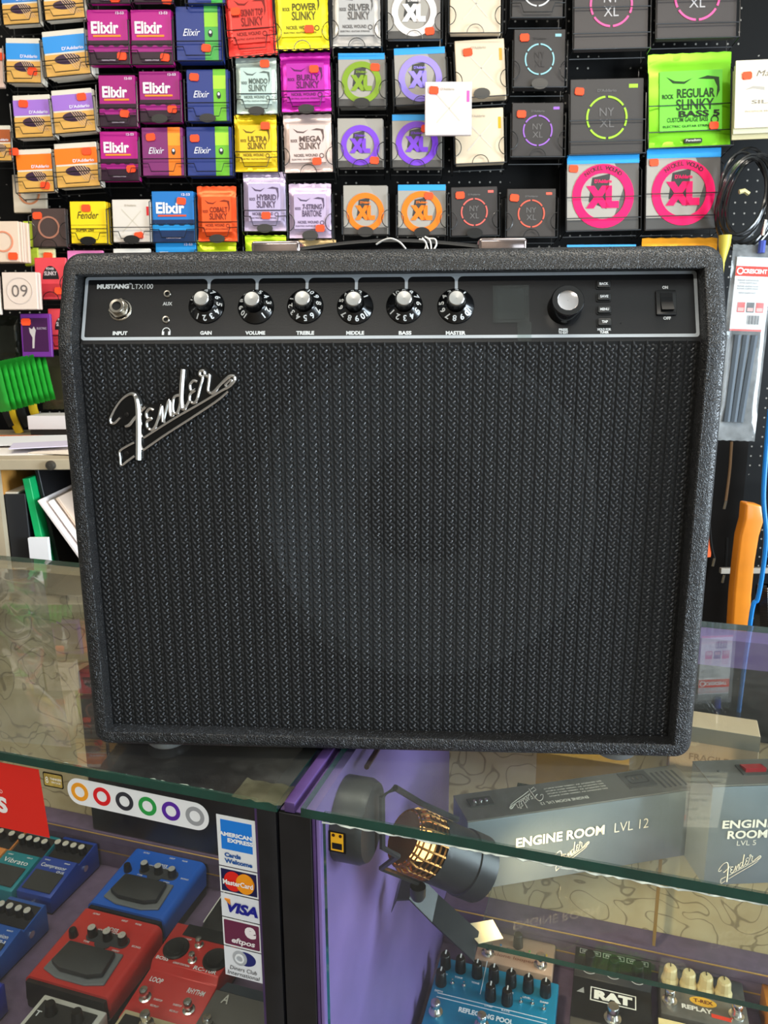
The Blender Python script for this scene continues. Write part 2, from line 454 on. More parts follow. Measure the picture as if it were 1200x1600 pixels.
MB().box(0.29, 1.4, 0.512, 0.5265, SH + 0.10, ZT - 0.046).build('dark_upper_panel', mat('dark_upper_board', '#15140f', 0.5, noise=0.5, nscale=40), cr)
for s_ in (0.32, 0.9):       # shelf standards on the back wall
    MB().box(s_, s_ + 0.004, 0.49, 0.4995, ZF + 0.08, SH + 0.12).build('shelf_standard', GOLD, cr)
    MB().box(s_ - 0.002, s_ + 0.006, 0.46, 0.49, SH - 0.012, SH - 0.0062).build('shelf_bracket', GOLD, cr)
# ------------------------------------------------------------------ guitar amplifier
AW, AH1, AH2, AB, AD = 0.52, 0.3531, 0.0679, 0.0265, 0.245
YAW = -0.0572
AF = Fr((0.0008, 0.6183, 0.962), (math.cos(YAW), math.sin(YAW), 0), (-math.sin(YAW), math.cos(YAW), 0), (0, 0, 1))
REC = 0.0155
SL = np.array([0, AB, AH2]) / math.hypot(AB, AH2)          # up the slanted panel
PN = np.array([0, -SL[2], SL[1]])                          # out of the slanted panel
pk = AH1 - REC * (1 - SL[2]) / SL[1]
_o = AF.w(0, REC, pk)
PF = Fr(_o, AF.A[0], SL @ AF.A, PN @ AF.A)                 # panel frame: x right, y up the slope, z out
GF = Fr(AF.w(0, REC, 0), AF.A[0], AF.A[2], -AF.A[1])       # grille frame: x right, y up, z out

def tolex_mat():
    m = mat('black_leathercloth', '#131416', 0.46, spec=0.6)
    nt = m.node_tree; b = nt.nodes['Principled BSDF']
    tc = nd(nt, 'ShaderNodeTexCoord')
    wv = nd(nt, 'ShaderNodeTexNoise'); wv.inputs['Scale'].default_value = 160; nt.links.new(tc.outputs['Object'], wv.inputs['Vector'])
    sc_ = nd(nt, 'ShaderNodeVectorMath', operation='SCALE'); sc_.inputs['Scale'].default_value = 0.006; nt.links.new(wv.outputs['Color'], sc_.inputs[0])
    ad = nd(nt, 'ShaderNodeVectorMath', operation='ADD'); nt.links.new(tc.outputs['Object'], ad.inputs[0]); nt.links.new(sc_.outputs[0], ad.inputs[1])
    vo = nd(nt, 'ShaderNodeTexVoronoi', feature='DISTANCE_TO_EDGE'); vo.inputs['Scale'].default_value = 460; nt.links.new(ad.outputs[0], vo.inputs['Vector'])
    r = nd(nt, 'ShaderNodeMapRange'); r.inputs[1].default_value = 0.0; r.inputs[2].default_value = 0.13; r.inputs[3].default_value = 1.0; r.inputs[4].default_value = 0.0; nt.links.new(vo.outputs['Distance'], r.inputs[0])
    bp = nd(nt, 'ShaderNodeBump'); bp.inputs['Strength'].default_value = 1.0; bp.inputs['Distance'].default_value = 0.0008
    nt.links.new(r.outputs[0], bp.inputs['Height']); nt.links.new(bp.outputs[0], b.inputs['Normal'])
    return m
TOLEX = tolex_mat()
amp = empty('guitar_amplifier', AF.mat(0, 0, 0), 'black guitar amplifier with woven grille and chrome script badge on counters', 'amplifier')

# cabinet: a frame swept round the front outline, with rounded front edges, sloped back above the kink
def cabinet():
    tS, tB, tT = 0.0132, 0.0115, 0.0155
    H = AH1 + AH2 + 0.002; Z0 = -0.004
    rc = 0.014
    yf = lambda z: 0.0 if z <= AH1 else (z - AH1) / AH2 * AB
    out = []; inn = []
    hw = AW / 2 + 0.0045
    def arc(cx, cz, a0, a1, inner):
        for k in range(7):
            a = math.radians(a0 + (a1 - a0) * k / 6)
            out.append((cx + rc * math.cos(a), cz + rc * math.sin(a))); inn.append(inner)
    il = -AF.px(112, 534, 1, 0.002)[0]; ir = AF.px(1104, 530, 1, 0.002)[0]; ib = AF.px(600, 1152, 1, 0.002)[2]; it = AF.px(600, 425, 1, 0.022)[2]
    arc(-hw + rc, Z0 + rc, 270, 180, (-il, ib))
    for z in (AH1 - 0.02, AH1 - 0.007, AH1 - 0.002, AH1 + 0.002, AH1 + 0.007, AH1 + 0.02):
        out.append((-hw, z)); inn.append((-il, z))
    arc(-hw + rc, H - rc, 180, 90, (-il, it))
    arc(hw - rc, H - rc, 90, 0, (ir, it))
    for z in (AH1 + 0.02, AH1 + 0.007, AH1 + 0.002, AH1 - 0.002, AH1 - 0.007, AH1 - 0.02):
        out.append((hw, z)); inn.append((ir, z))
    arc(hw - rc, Z0 + rc, 0, -90, (ir, ib))

    R1 = 0.0090; R2 = 0.0014
    cs = [(0, AD)]                                        # (fraction inwards in metres, y)
    for k in range(7):
        a = math.radians(90 * k / 6); cs.append((R1 - R1 * math.cos(a), R1 - R1 * math.sin(a)))
    T = 0.0150
    for k in range(5):
        a = math.radians(90 * k / 4); cs.append((T - R2 + R2 * math.sin(a), R2 - R2 * math.cos(a)))
    cs.append((T, REC + 0.012))
    n = len(cs); L = len(out); vs = []; fs = []
    def soft(z):      # blend the kink
        k = 0.008
        if z < AH1 - k: return 0.0
        if z > AH1 + k: return (z - AH1) / AH2 * AB
        u = (z - AH1 + k) / (2 * k); return u * u * k / AH2 * AB
    for i in range(L):
        ox, oz = out[i]; ix, iz = inn[i]
        for (q, y) in cs:
            u = q / T; x = ox + (ix - ox) * u; z = oz + (iz - oz) * u
            yy = y if y >= AD else y + soft(z)
            vs.append((x, yy, z))
    for i in range(L):
        j = (i + 1) % L
        for k in range(n - 1):
            fs.append((i * n + k, j * n + k, j * n + k + 1, i * n + k + 1))
    mb = MB(); mb.smooth = True; mb.add(vs, fs); mb.smooth = False
    mb.add([vs[i * n] for i in range(L)], [tuple(range(L))])
    me = mb.mesh('cabinet', TOLEX)
    bm = bmesh.new(); bm.from_mesh(me); bmesh.ops.remove_doubles(bm, verts=bm.verts, dist=1e-6); bmesh.ops.recalc_face_normals(bm, faces=bm.faces); bm.to_mesh(me); bm.free()
    me.set_sharp_from_angle(angle=math.radians(60))
    return me
cab = obj('cabinet', cabinet(), amp)

# speaker and baffle behind the grille cloth
gw, g0, g1 = AW / 2 - 0.0105, 0.008, pk
BLK = mat('matt_black_board', '#060606', 0.8)
baf = MB()
SCX, SCZ, SR = GF.px(661, 805, 2, -0.02)[0], GF.px(661, 805, 2, -0.02)[1], 0.146
N = 64
inner = [(SCX + SR * math.cos(2 * math.pi * k / N), SCZ + SR * math.sin(2 * math.pi * k / N)) for k in range(N)]
outer = []
for (x, z) in inner:
    dx, dz = x - SCX, z - SCZ
    t = min(((gw - SCX) / dx) if dx > 1e-9 else ((-gw - SCX) / dx if dx < -1e-9 else 9), ((g1 - SCZ) / dz) if dz > 1e-9 else ((g0 - SCZ) / dz if dz < -1e-9 else 9))
    outer.append((SCX + dx * t, SCZ + dz * t))
baf.add([(x, REC + 0.014, z) for x, z in inner] + [(x, REC + 0.014, z) for x, z in outer], [(k, (k + 1) % N, N + (k + 1) % N, N + k) for k in range(N)])
baf.build('baffle_board', BLK, amp)
SM = Matrix.Translation((SCX, REC + 0.016, SCZ)) @ Matrix.Rotation(math.radians(90), 4, 'X')
spk = MB().lathe([(SR + 0.004, 0), (SR, 0.003), (SR - 0.004, 0.003), (SR - 0.007, -0.001), (SR - 0.012, 0.004), (SR - 0.018, -0.003), (0.055, -0.045), (0.052, -0.047)], 48, cap=False).build('speaker_cone', mat('grey_paper_cone', '#7c8487', 0.35), amp, SM)
MB().lathe([(0.055, -0.046), (0.05, -0.036), (0.035, -0.028), (0.015, -0.024), (0.0005, -0.023)], 32, cap=False).build('dust_cap', mat('dust_cap_black', '#1c1e20', 0.6), spk)

# woven grille cloth: a see-through dark sheet with raised threads
def cloth_mat():
    m = bpy.data.materials.new('grille_cloth'); m.use_nodes = True
    nt = m.node_tree; b = nt.nodes['Principled BSDF']; out = nt.nodes['Material Output']
    b.inputs['Base Color'].default_value = lin('#0c0d0e'); b.inputs['Roughness'].default_value = 0.7
    tr = nd(nt, 'ShaderNodeBsdfTransparent')
    mx = nd(nt, 'ShaderNodeMixShader'); mx.inputs[0].default_value = 0.33
    nt.links.new(b.outputs[0], mx.inputs[1]); nt.links.new(tr.outputs[0], mx.inputs[2]); nt.links.new(mx.outputs[0], out.inputs[0])
    return m
cloth = MB().add([(-gw, REC, g0), (gw, REC, g0), (gw, REC, g1), (-gw, REC, g1)], [(0, 1, 2, 3)]).build('grille_cloth', cloth_mat(), amp)
rnd = random.Random(3)
tuft = MB(); groove = MB()
cw, rh = 0.01035, 0.00585
nc = int((2 * gw) / cw)
def blob(mb, x, z, rx, rz, tilt, d):
    c, s_ = math.cos(tilt), math.sin(tilt)
    vs = [(x, REC - d, z)]
    for k in range(6):
        a = math.pi / 3 * k
        u, v_ = rx * math.cos(a), rz * math.sin(a)
        vs.append((x + u * c - v_ * s_, REC - 0.0001, z + u * s_ + v_ * c))
    mb.add(vs, [(0, k + 1, (k + 1) % 6 + 1) for k in range(6)])
for i in range(nc + 1):
    x = -gw + 0.004 + i * cw
    if x > gw - 0.002: break
    z = g0 + 0.002
    j = 0
    while z < g1 - 0.002:
        jx = rnd.uniform(-.0003, .0003)
        tuft.cur = 0
        blob(tuft, x + 0.0008 + jx, z, 0.0017, 0.0008, 0.75 + rnd.uniform(-.25, .25), 0.0011)
        blob(tuft, x + 0.0002 + jx, z - 0.0009, 0.0011, 0.0006, -0.3 + rnd.uniform(-.25, .25), 0.0009)
        tuft.cur = 1
        blob(tuft, x - 0.0022 + jx, z + rh * .42, 0.0019, 0.0014, -0.5 + rnd.uniform(-.4, .4), 0.0008)
        blob(tuft, x + 0.0014 + jx, z + rh * .55, 0.0014, 0.0010, 0.4 + rnd.uniform(-.4, .4), 0.0007)
        tuft.cur = 2
        blob(tuft, x + 0.0036, z + rh * .25, 0.0014, 0.0024, 0.1 + rnd.uniform(-.2, .2), 0.0006)
        blob(tuft, x - 0.0037, z + rh * .8, 0.0012, 0.0022, rnd.uniform(-.2, .2), 0.0006)
        z += rh; j += 1
    groove.box(x - cw / 2 + 0.0006, x - cw / 2 + 0.0011, REC - 0.0004, REC - 0.0001, g0, g1)
def thread(key, colr, rough):
    return mat(key, colr, rough, noise=0.5, nscale=900)
tg = tuft.build('woven_threads', [thread('silver_black_thread', '#4c4f53', 0.38), thread('grey_thread', '#1e2023', 0.5), thread('charcoal_thread', '#0e0f10', 0.6)], cloth)
tag(tg, kind='stuff')
tag(groove.build('thread_grooves', mat('dark_groove', '#020202', 0.9), cloth), kind='stuff')

# control panel
PB = mat('control_panel_black', '#141416', 0.33, bump=0.04, bscale=900)
SILVER = mat('panel_silver_print', '#b9c0c6', 0.35, metal=0.25)
WHITE = mat('panel_white_print', '#dfe2e2', 0.5)
PM = Matrix.Translation((0, REC, pk)) @ Matrix.Rotation(math.atan2(SL[2], SL[1]), 4, 'X')   # panel-local: x, y up slope, z out
ph = (AH1 + AH2 - 0.0130 - pk) / SL[2] + 0.002
panel = MB().box(-gw, gw, -0.0005, ph, -0.004, 0).build('control_panel', PB, amp, PM)
def P2(x, y, c=0.0):
    q = PF.px(x, y, 2, c); return q[0], q[1]
mpp = 0.605 / F            # metres per pixel at the panel
a0, b0 = P2(127, 532); a1, b1 = P2(1093, 527)
fw = (a1 - a0) / 2; fc = (a0 + a1) / 2; fb = max(0.0008, (b0 + b1) / 2); ft = P2(612, 428.5)[1]; ft = min(ft, ph - 0.003)
fr = MB()
lw = 0.0026
o_ = rrect(fc, (fb + ft) / 2, 2 * fw, ft - fb, 0.0026, 5); i_ = rrect(fc, (fb + ft) / 2, 2 * fw - 2 * lw, ft - fb - 2 * lw, 0.0012, 5)
n = len(o_)
fr.add([(x, y, 0.0006) for x, y in o_] + [(x, y, 0.0006) for x, y in i_], [(k, (k + 1) % n, n + (k + 1) % n, n + k) for k in range(n)])
KX = [(323, 479), (400, 480), (477, 479), (555, 480), (632, 479), (712, 479)]
LX = [327, 402, 480, 557, 635, 713]
kn_pos = []
for (x, y), lx in zip(KX, LX):
    a, b = P2(x, y); kn_pos.append((a, b))
    la = P2(lx, 445)[0]
    q = 0.0012; r_ = 0.0042
    top = ft - lw
    # stem with concave fillets at the top
    Lf = [(la - q - r_ + r_ * math.sin(t), top - r_ + r_ * math.cos(t)) for t in [math.pi / 2 * k / 6 for k in range(7)]]
    Rt = [(2 * la - x_, y_) for x_, y_ in Lf]
    poly = Lf + [(la - q, b), (la + q, b)] + Rt[::-1]
    k0 = len(Lf)
    vs = [(x_, y_, 0.0006) for x_, y_ in Lf] + [(la - q, b, 0.0006), (la + q, b, 0.0006)] + [(x_, y_, 0.0006) for x_, y_ in Rt[::-1]]
    fs = []
    m_ = len(vs)
    for t in range(k0):
        fs.append((t, t + 1, m_ - 2 - t, m_ - 1 - t) if t < k0 else ())
    fr.add(vs, fs)
fr.build('silver_outline', SILVER, panel)
def ptext(s_, x, y, wpx, hpx, bold=0.035, shear=0.0):
    a, b = P2(x, y)
    wd = P2(x + wpx / 2, y)[0] - P2(x - wpx / 2, y)[0]; hd = P2(x, y - hpx / 2)[1] - P2(x, y + hpx / 2)[1]
    put_text(MB(), s_, a, b, wd, hd, 0.0005, 'z', 0, bold, shear).build('panel_lettering', WHITE, panel)
ptext('MUSTANG', 177, 448, 50, 7.5, 0.06)
ptext('TM', 204, 444, 4, 2.5)
ptext('LTX100', 223, 448, 33, 7.5, 0.0)
for s_, x, wpx in (('GAIN', 322, 18), ('VOLUME', 399, 31), ('TREBLE', 477, 28), ('MIDDLE', 555, 28), ('BASS', 633, 20), ('MASTER', 712, 31), ('INPUT', 188, 23)):
    ptext(s_, x, 520.5 if x > 250 else 521, wpx, 6, 0.05)
ptext('AUX', 262, 475, 15, 5.5, 0.04)
ptext('ON', 1039, 449.5, 9, 5, 0.06); ptext('OFF', 1042, 497.5, 12, 5, 0.06)
ptext('PRESS', 880, 515.5, 14, 4, 0.05); ptext('TO EDIT', 880, 520, 15, 4, 0.05)
ptext('HOLD FOR', 944, 515, 21, 4, 0.05); ptext('TUNER', 944, 519.5, 14, 4, 0.05)
a, b = P2(260, 519); tx = MB()
tx.ring(0.0028, 0.0034, 0.0004, 0.0006, 16, 0, math.pi, axis='z', cx=a, cz=b + 0.0004)
for sg in (-1, 1): tx.box(a + sg * 0.0026 - 0.0009, a + sg * 0.0026 + 0.0009, b - 0.0026, b + 0.0004, 0.0004, 0.0006)
tx.build('headphone_symbol', WHITE, panel)
a, b = P2(970, 505)
MB().lathe([(0.0006, 0), (0.0006, 0.0004)], 8).build('pin_hole', BLK, panel, Matrix.Translation((a, b, 0)))
# knobs with numbered skirts
KB = mat('knob_black', '#0b0b0c', 0.22, coat=0.3); ALU = mat('spun_aluminium', '#d4d4d2', 0.25, metal=1.0)
th1 = [240, -50, 155, 40, 213, 55]
def knob_mesh():
    mb = MB(); mb.lathe([(0.0148, 0), (0.0148, 0.0012), (0.0142, 0.002), (0.0085, 0.0060), (0.0078, 0.0068)], 40, cap=False)
    nf = 40; vs = []
    for z in (0.0066, 0.0158):
        for k in range(2 * nf):
            a = math.pi * k / nf; r = (0.0077 if k % 2 else 0.0070) * (1 - 0.06 * (z - 0.0066) / 0.0092); vs.append((r * math.cos(a), r * math.sin(a), z))
    m2 = 2 * nf
    mb.add(vs, [(k, (k + 1) % m2, m2 + (k + 1) % m2, m2 + k) for k in range(m2)] + [tuple(range(m2, 2 * m2))])
    return mb.mesh('control_knob', KB)
kme = knob_mesh()
cap_me = MB().lathe([(0.0061, 0.0156), (0.0061, 0.0163), (0.0056, 0.0168), (0.0002, 0.0165)], 32, cap=False).mesh('knob_cap', ALU)
for (a, b), t1 in zip(kn_pos, th1):
    k_ = obj('control_knob', kme, panel, Matrix.Translation((a, b, 0)))
    obj('knob_cap', cap_me, k_)
    num = MB()
    for d in range(1, 11):
        an = math.radians(t1 + 30 * (d - 1))
        v, fs, sz = glyphs(str(d), 0.03)
        hgt = 0.0049; wd = hgt * sz[0] / sz[1]
        R_ = 0.0114; zc = 0.0041
        rad = Vector((math.cos(an), math.sin(an), 0)); tng = Vector((math.sin(an), -math.cos(an), 0)); slope = (rad * 0.0057 + Vector((0, 0, -0.0040))).normalized()
        nrm = Vector((0, 0, 1)) * 0.0057 + rad * 0.004; nrm.normalize()
        c0 = rad * R_ + Vector((0, 0, zc)) + nrm * 0.00025
        num.add([c0 + tng * (p[0] * wd) + slope * (p[1] * hgt) for p in v], fs)
    num.build('dial_numerals', WHITE, k_)
# display with clear film
a0, b0 = P2(770, 505); a1, b1 = P2(826, 446)
MB().box(a0 + .003, a1 - .003, b0 + .003, b1 - .003, 0, 0.0006).build('display_screen', mat('dark_display', '#2b2c2c', 0.25), panel)
flm = MB(); flm.add([(a0, b0, .0012), (a1, b0, .0012), (a1, b1, .0012), (a0, b1, .0012)], [(0, 1, 2, 3)])
a2, b2 = P2(830, 536)
_x = P2(808, 500)[0]; flm.add([(_x, max(b2, -.0002), .0012), (a1 + .0015, max(b2, -.0002), .0012), (a1 + .0015, b0, .0012), (_x, b0, .0012)], [(0, 1, 2, 3)])
flm.build('protective_film', glass_mat('clear_film', '#e8eeec', 0.05, 0.03, haze=0.03), panel)
# encoder
a, b = P2(882, 482)
enc = MB().lathe([(0.0137, 0), (0.0137, 0.0012), (0.0134, 0.002), (0.0128, 0.0150), (0.0120, 0.0160), (0.0082, 0.0160), (0.0080, 0.0156)], 40, cap=False).build('encoder_knob', KB, panel, Matrix.Translation((a, b, 0)))
MB().lathe([(0.0080, 0.0156), (0.0072, 0.0154), (0.0040, 0.0150), (0.0002, 0.0149)], 32, cap=False).build('encoder_cap', mat('chrome_cap', '#e4dede', 0.12, metal=1.0), enc)
# buttons
for s_, x, y, wpx in (('BACK', 942.5, 445.5, 15), ('SAVE', 943, 465, 14), ('MENU', 943.5, 485, 15), ('TAP', 944, 504.5, 10)):
    a, b = P2(x, y)
    bz = MB().prism(rrect(0, 0, 0.0122, 0.0076, 0.0016), 0, 0.0010).build('button_surround', mat('gloss_black_rubber', '#050505', 0.3), panel, Matrix.Translation((a, b, 0)))
    bt = MB().prism(rrect(0, 0, 0.0102, 0.0056, 0.0012), 0.0010, 0.0024).build('push_button', mat('button_black', '#1d1f20', 0.4), bz, bev=(0.0004, 2))
    put_text(MB(), s_, 0, 0, wpx * mpp * .92, 0.0022, 0.00262, 'z', 0, 0.04).build('button_lettering', WHITE, bz)
# power rocker
a, b = P2(1040, 474)
sw = MB(); sw.prism(rrect(0, 0, 0.0158, 0.0205, 0.001), 0, 0.0022)
sw = sw.build('switch_bezel', mat('switch_black', '#101112', 0.3), panel, Matrix.Translation((a, b, 0)), bev=(0.0005, 2))
MB().prism([(-0.0075, 0.0020), (0.0075, 0.0020), (0.0075, 0.0030), (0.004, 0.0029), (0.0, 0.0034), (-0.004, 0.0048), (-0.0075, 0.0062)], -0.0047, 0.0047, 'x').build('rocker', mat('rocker_black', '#101113', 0.5, spec=0.25), sw)
# jacks
NICK = mat('nickel', '#b9b2a6', 0.22, metal=1.0)
a, b = P2(188, 484)
jk = MB()
hexp = ell(0, 0, 0.0088, 0.0088, 6)
jk.lathe([(0.0098, 0), (0.0098, 0.0008), (0.0085, 0.0010)], 24, cap=False)
jk.prism([(x, y) for x, y in hexp], 0.0009, 0.0042)
jk = jk.build('input_jack', NICK, panel, Matrix.Translation((a, b, 0)) @ Matrix.Rotation(0.3, 4, 'Z'), bev=(0.0003, 1))
MB().lathe([(0.0062, 0.004), (0.0062, 0.0078), (0.0057, 0.0082), (0.0038, 0.0080), (0.0036, 0.006)], 24, cap=False).build('jack_bushing', NICK, jk)
MB().lathe([(0.0037, 0.0072), (0.0002, 0.0072)], 16, cap=False).build('jack_hole', BLK, jk)
for x, y in ((262, 460), (260, 500)):
    a, b = P2(x, y)
    j2 = MB().lathe([(0.0033, 0), (0.0033, 0.0012), (0.0028, 0.0018), (0.0018, 0.0017)], 20, cap=False).build('mini_jack', NICK, panel, Matrix.Translation((a, b, 0)))
    MB().lathe([(0.0020, 0.0012), (0.0002, 0.0012)], 12, cap=False).build('jack_hole', BLK, j2)

# script badge
CH = mat('badge_chrome', '#e6e4e2', 0.10, metal=1.0)
def B(x, y):
    q = GF.px(110 + x / 3.75, 540 + y / 3.75, 2, 0.004); return (q[0], REC - 0.004, q[1])
def curve(pts, sub=6):
    P = [np.array(p) for p in pts]; out = []
    for i in range(len(P) - 1):
        p0 = P[max(i - 1, 0)]; p1 = P[i]; p2 = P[i + 1]; p3 = P[min(i + 2, len(P) - 1)]
        for k in range(sub):
            t = k / sub
            out.append(0.5 * ((2 * p1) + (-p0 + p2) * t + (2 * p0 - 5 * p1 + 4 * p2 - p3) * t * t + (-p0 + 3 * p1 - 3 * p2 + p3) * t ** 3))
    out.append(P[-1]); return [tuple(o) for o in out]
strokes = [
    ([(292, 422), (262, 452), (240, 452), (236, 430), (262, 372), (300, 318), (345, 285), (378, 288), (396, 330), (403, 400), (405, 520), (404, 668)], 7, [.7, .9, 1, .9, .7, .7, .9, 1.4, 1.8, 2.0, 2.1, 2.1]),
    ([(322, 474), (350, 462), (378, 425), (405, 398), (440, 358)], 7, [.8, 1.2, 1.0, .9, .9]),
    ([(490, 378), (465, 370), (447, 395), (452, 422), (478, 428), (455, 440), (450, 470), (470, 492), (495, 480), (520, 420), (536, 352), (540, 400), (545, 448), (562, 380), (580, 320), (583, 380), (592, 412), (608, 395)], 6, 1.0),
    ([(640, 290), (612, 300), (602, 345), (606, 390), (628, 392), (646, 340), (656, 250), (664, 140)], 6, 1.0),
    ([(664, 138), (656, 240), (653, 330), (660, 370), (682, 352), (700, 318)], 7, [1.6, 1.7, 1.6, 1.3, 1, 1]),
    ([(745, 212), (722, 206), (703, 232), (708, 262), (730, 262), (706, 282), (700, 318), (720, 336), (742, 318), (760, 250), (776, 190), (760, 172), (764, 150), (782, 148), (790, 170), (806, 182), (816, 172), (812, 220), (808, 262), (825, 282)], 6, 1.0),
    ([(825, 282), (850, 262), (890, 218), (930, 182), (958, 180), (962, 205), (930, 240), (880, 268), (760, 340), (600, 432), (430, 540)], 6, [1, 1, 1, 1.1, 1.2, 1.1, 1, .8, .8, .8, .8]),
    ([(905, 232), (940, 200), (946, 212), (922, 240), (905, 232)], 4, .7),
    ([(376, 566), (330, 590), (292, 618), (294, 660), (300, 700), (340, 672), (378, 645)], 5, .8),
    ([(428, 612), (560, 520), (700, 430), (850, 330), (925, 268)], 6, .8),
]
bd = MB()
for pts, sub, wgt in strokes:
    P = curve([B(*p) for p in pts], sub)
    if isinstance(wgt, list):
        ws = np.interp(np.linspace(0, len(wgt) - 1, len(P)), range(len(wgt)), wgt)
    else: ws = [wgt] * len(P)
    bd.tube(P, [0.0015 * q for q in ws], 8)
back = [(212, 445), (222, 410), (250, 360), (290, 305), (340, 270), (385, 262), (412, 300), (425, 340), (500, 345), (560, 310), (600, 275), (640, 250), (645, 130), (672, 112), (692, 140), (695, 190), (745, 180), (755, 130), (790, 122), (830, 150), (872, 190), (930, 158), (975, 160), (985, 190), (970, 230), (900, 290), (700, 425), (445, 605), (440, 660), (405, 690), (385, 680), (380, 655), (305, 708), (288, 700), (282, 612), (375, 560), (380, 480), (325, 485), (310, 470), (250, 478), (222, 468)]
bk = MB().prism([(B(*p)[0], B(*p)[2]) for p in back], REC - 0.0032, REC - 0.0012, 'y')
bkme = bk.mesh('badge_backing', mat('badge_black_plastic', '#060606', 0.45, spec=0.3))
bko = obj('badge_backing', bkme, amp)
bd.build('script_badge', CH, bko)
for p in ((330, 405), (330, 632)):
    sc2 = MB(); x, y, z = B(*p); sc2.T = Matrix.Translation((x, REC - 0.0034, z)) @ Matrix.Rotation(math.radians(90), 4, 'X'); sc2.lathe([(0.0021, 0), (0.0021, 0.0006), (0.0008, 0.0009)], 10); sc2.build('badge_screw', KB, bko)

# carrying handle on the top
H_ = AH1 + AH2 + 0.002
def hx(px_, z=H_ + 0.012): return AF.px(px_, 380, 1, 0.125)[0]
STRAP = mat('black_rubber_strap', '#0d0d0e', 0.5)
xl0, xl1, xr0, xr1 = hx(398), hx(473), hx(746), hx(820)
pth = [(xl1 - 0.02, 0.125, H_ + 0.008)] + [(xl1 + (xr0 - xl1) * t, 0.125, H_ + 0.0085 + 0.006 * math.sin(math.pi * t)) for t in [k / 12 for k in range(13)]] + [(xr0 + 0.02, 0.125, H_ + 0.008)]
hd = MB().tube(pth, 0.0042, 8, sx=3.0).build('handle_strap', STRAP, amp)
for x0, x1 in ((xl0, xl1), (xr0, xr1)):
    MB().box(x0, x1, 0.108, 0.142, H_ - 0.0015, H_ + 0.0165).build('handle_end_cap', mat('polished_cap', '#a99a98', 0.12, metal=0.9), hd, bev=(0.003, 3))
tie = MB()
for pts in ([(588, 382, .112), (600, 375, .110), (612, 373, .108), (625, 379, .107), (634, 389, .106)], [(660, 372, .112), (666, 380, .108), (664, 390, .106)], [(664, 370, .112), (672, 376, .108), (674, 390, .106)], [(670, 373, .112), (680, 374, .109), (682, 382, .107), (677, 391, .106)], [(655, 374, .11), (664, 377, .107), (669, 390, .106)]):
    P = []
    for x, y, yy in pts:
        q = AF.px(x, y, 1, yy); P.append((q[0], yy, max(q[2], H_ - 0.0002)))
    tie.tube(curve(P, 4), 0.0008, 5)
tag(tie.build('tag_strings', mat('white_string', '#e8e6e2', 0.8), hd))
# little glass-clear rubber feet
for x in (-0.205, 0.205):
    for y in (0.028, 0.215):
        MB().lathe([(0.0165, -0.012), (0.0185, -0.0100), (0.0195, -0.0045), (0.0195, -0.0035)], 24).build('rubber_foot', mat('grey_rubber_foot', '#6c7070', 0.3), amp, Matrix.Translation((x, y, 0)))
# ------------------------------------------------------------------ string packs in wire baskets on the pegboard
STICK = mat('orange_price_sticker', '#ff4a14', 0.6)
WIRE = mat('black_wire', '#0b0b0c', 0.3, coat=0.4)
FILM = mat('clear_wrap', '#2a2a2a', 0.2)
def decal(parent, name, poly, m, lay=1):
    return MB().prism(poly, -0.0005 * lay, 0.0002, 'y').build(name, m, parent)
def dtext(parent, name, s, cx, cz, w, h, m, lay=3, **kw):
    return put_text(MB(), s, cx, cz, w, h, -0.0005 * lay, 'y', **kw).build(name, m, parent)
def sticker(parent, cx, cz, ang=0.0, w=0.021, h=0.016):
    c, s_ = math.cos(ang), math.sin(ang)
    pl = [(-w / 2, -h * .35), (-w * .4, -h * .35), (-w * .4, -h / 2), (w * .4, -h / 2), (w * .4, -h * .35), (w / 2, -h * .35), (w / 2, h * .35), (w * .4, h * .35), (w * .4, h / 2), (-w * .4, h / 2), (-w * .4, h * .35), (-w / 2, h * .35)]
    return MB().prism([(cx + a * c - b * s_, cz + a * s_ + b * c) for a, b in pl], -0.0034, -0.0004, 'y').build('price_sticker', STICK, parent)
BOXCACHE = {}
def boxmesh(w, h, d, m):
    k = (round(w, 4), round(h, 4), d, m.name)
    if k not in BOXCACHE:
        BOXCACHE[k] = MB().box(-w / 2, w / 2, 0, d, -h / 2, h / 2).mesh('string_pack', m, bev=(0.0012, 1))
    return BOXCACHE[k]
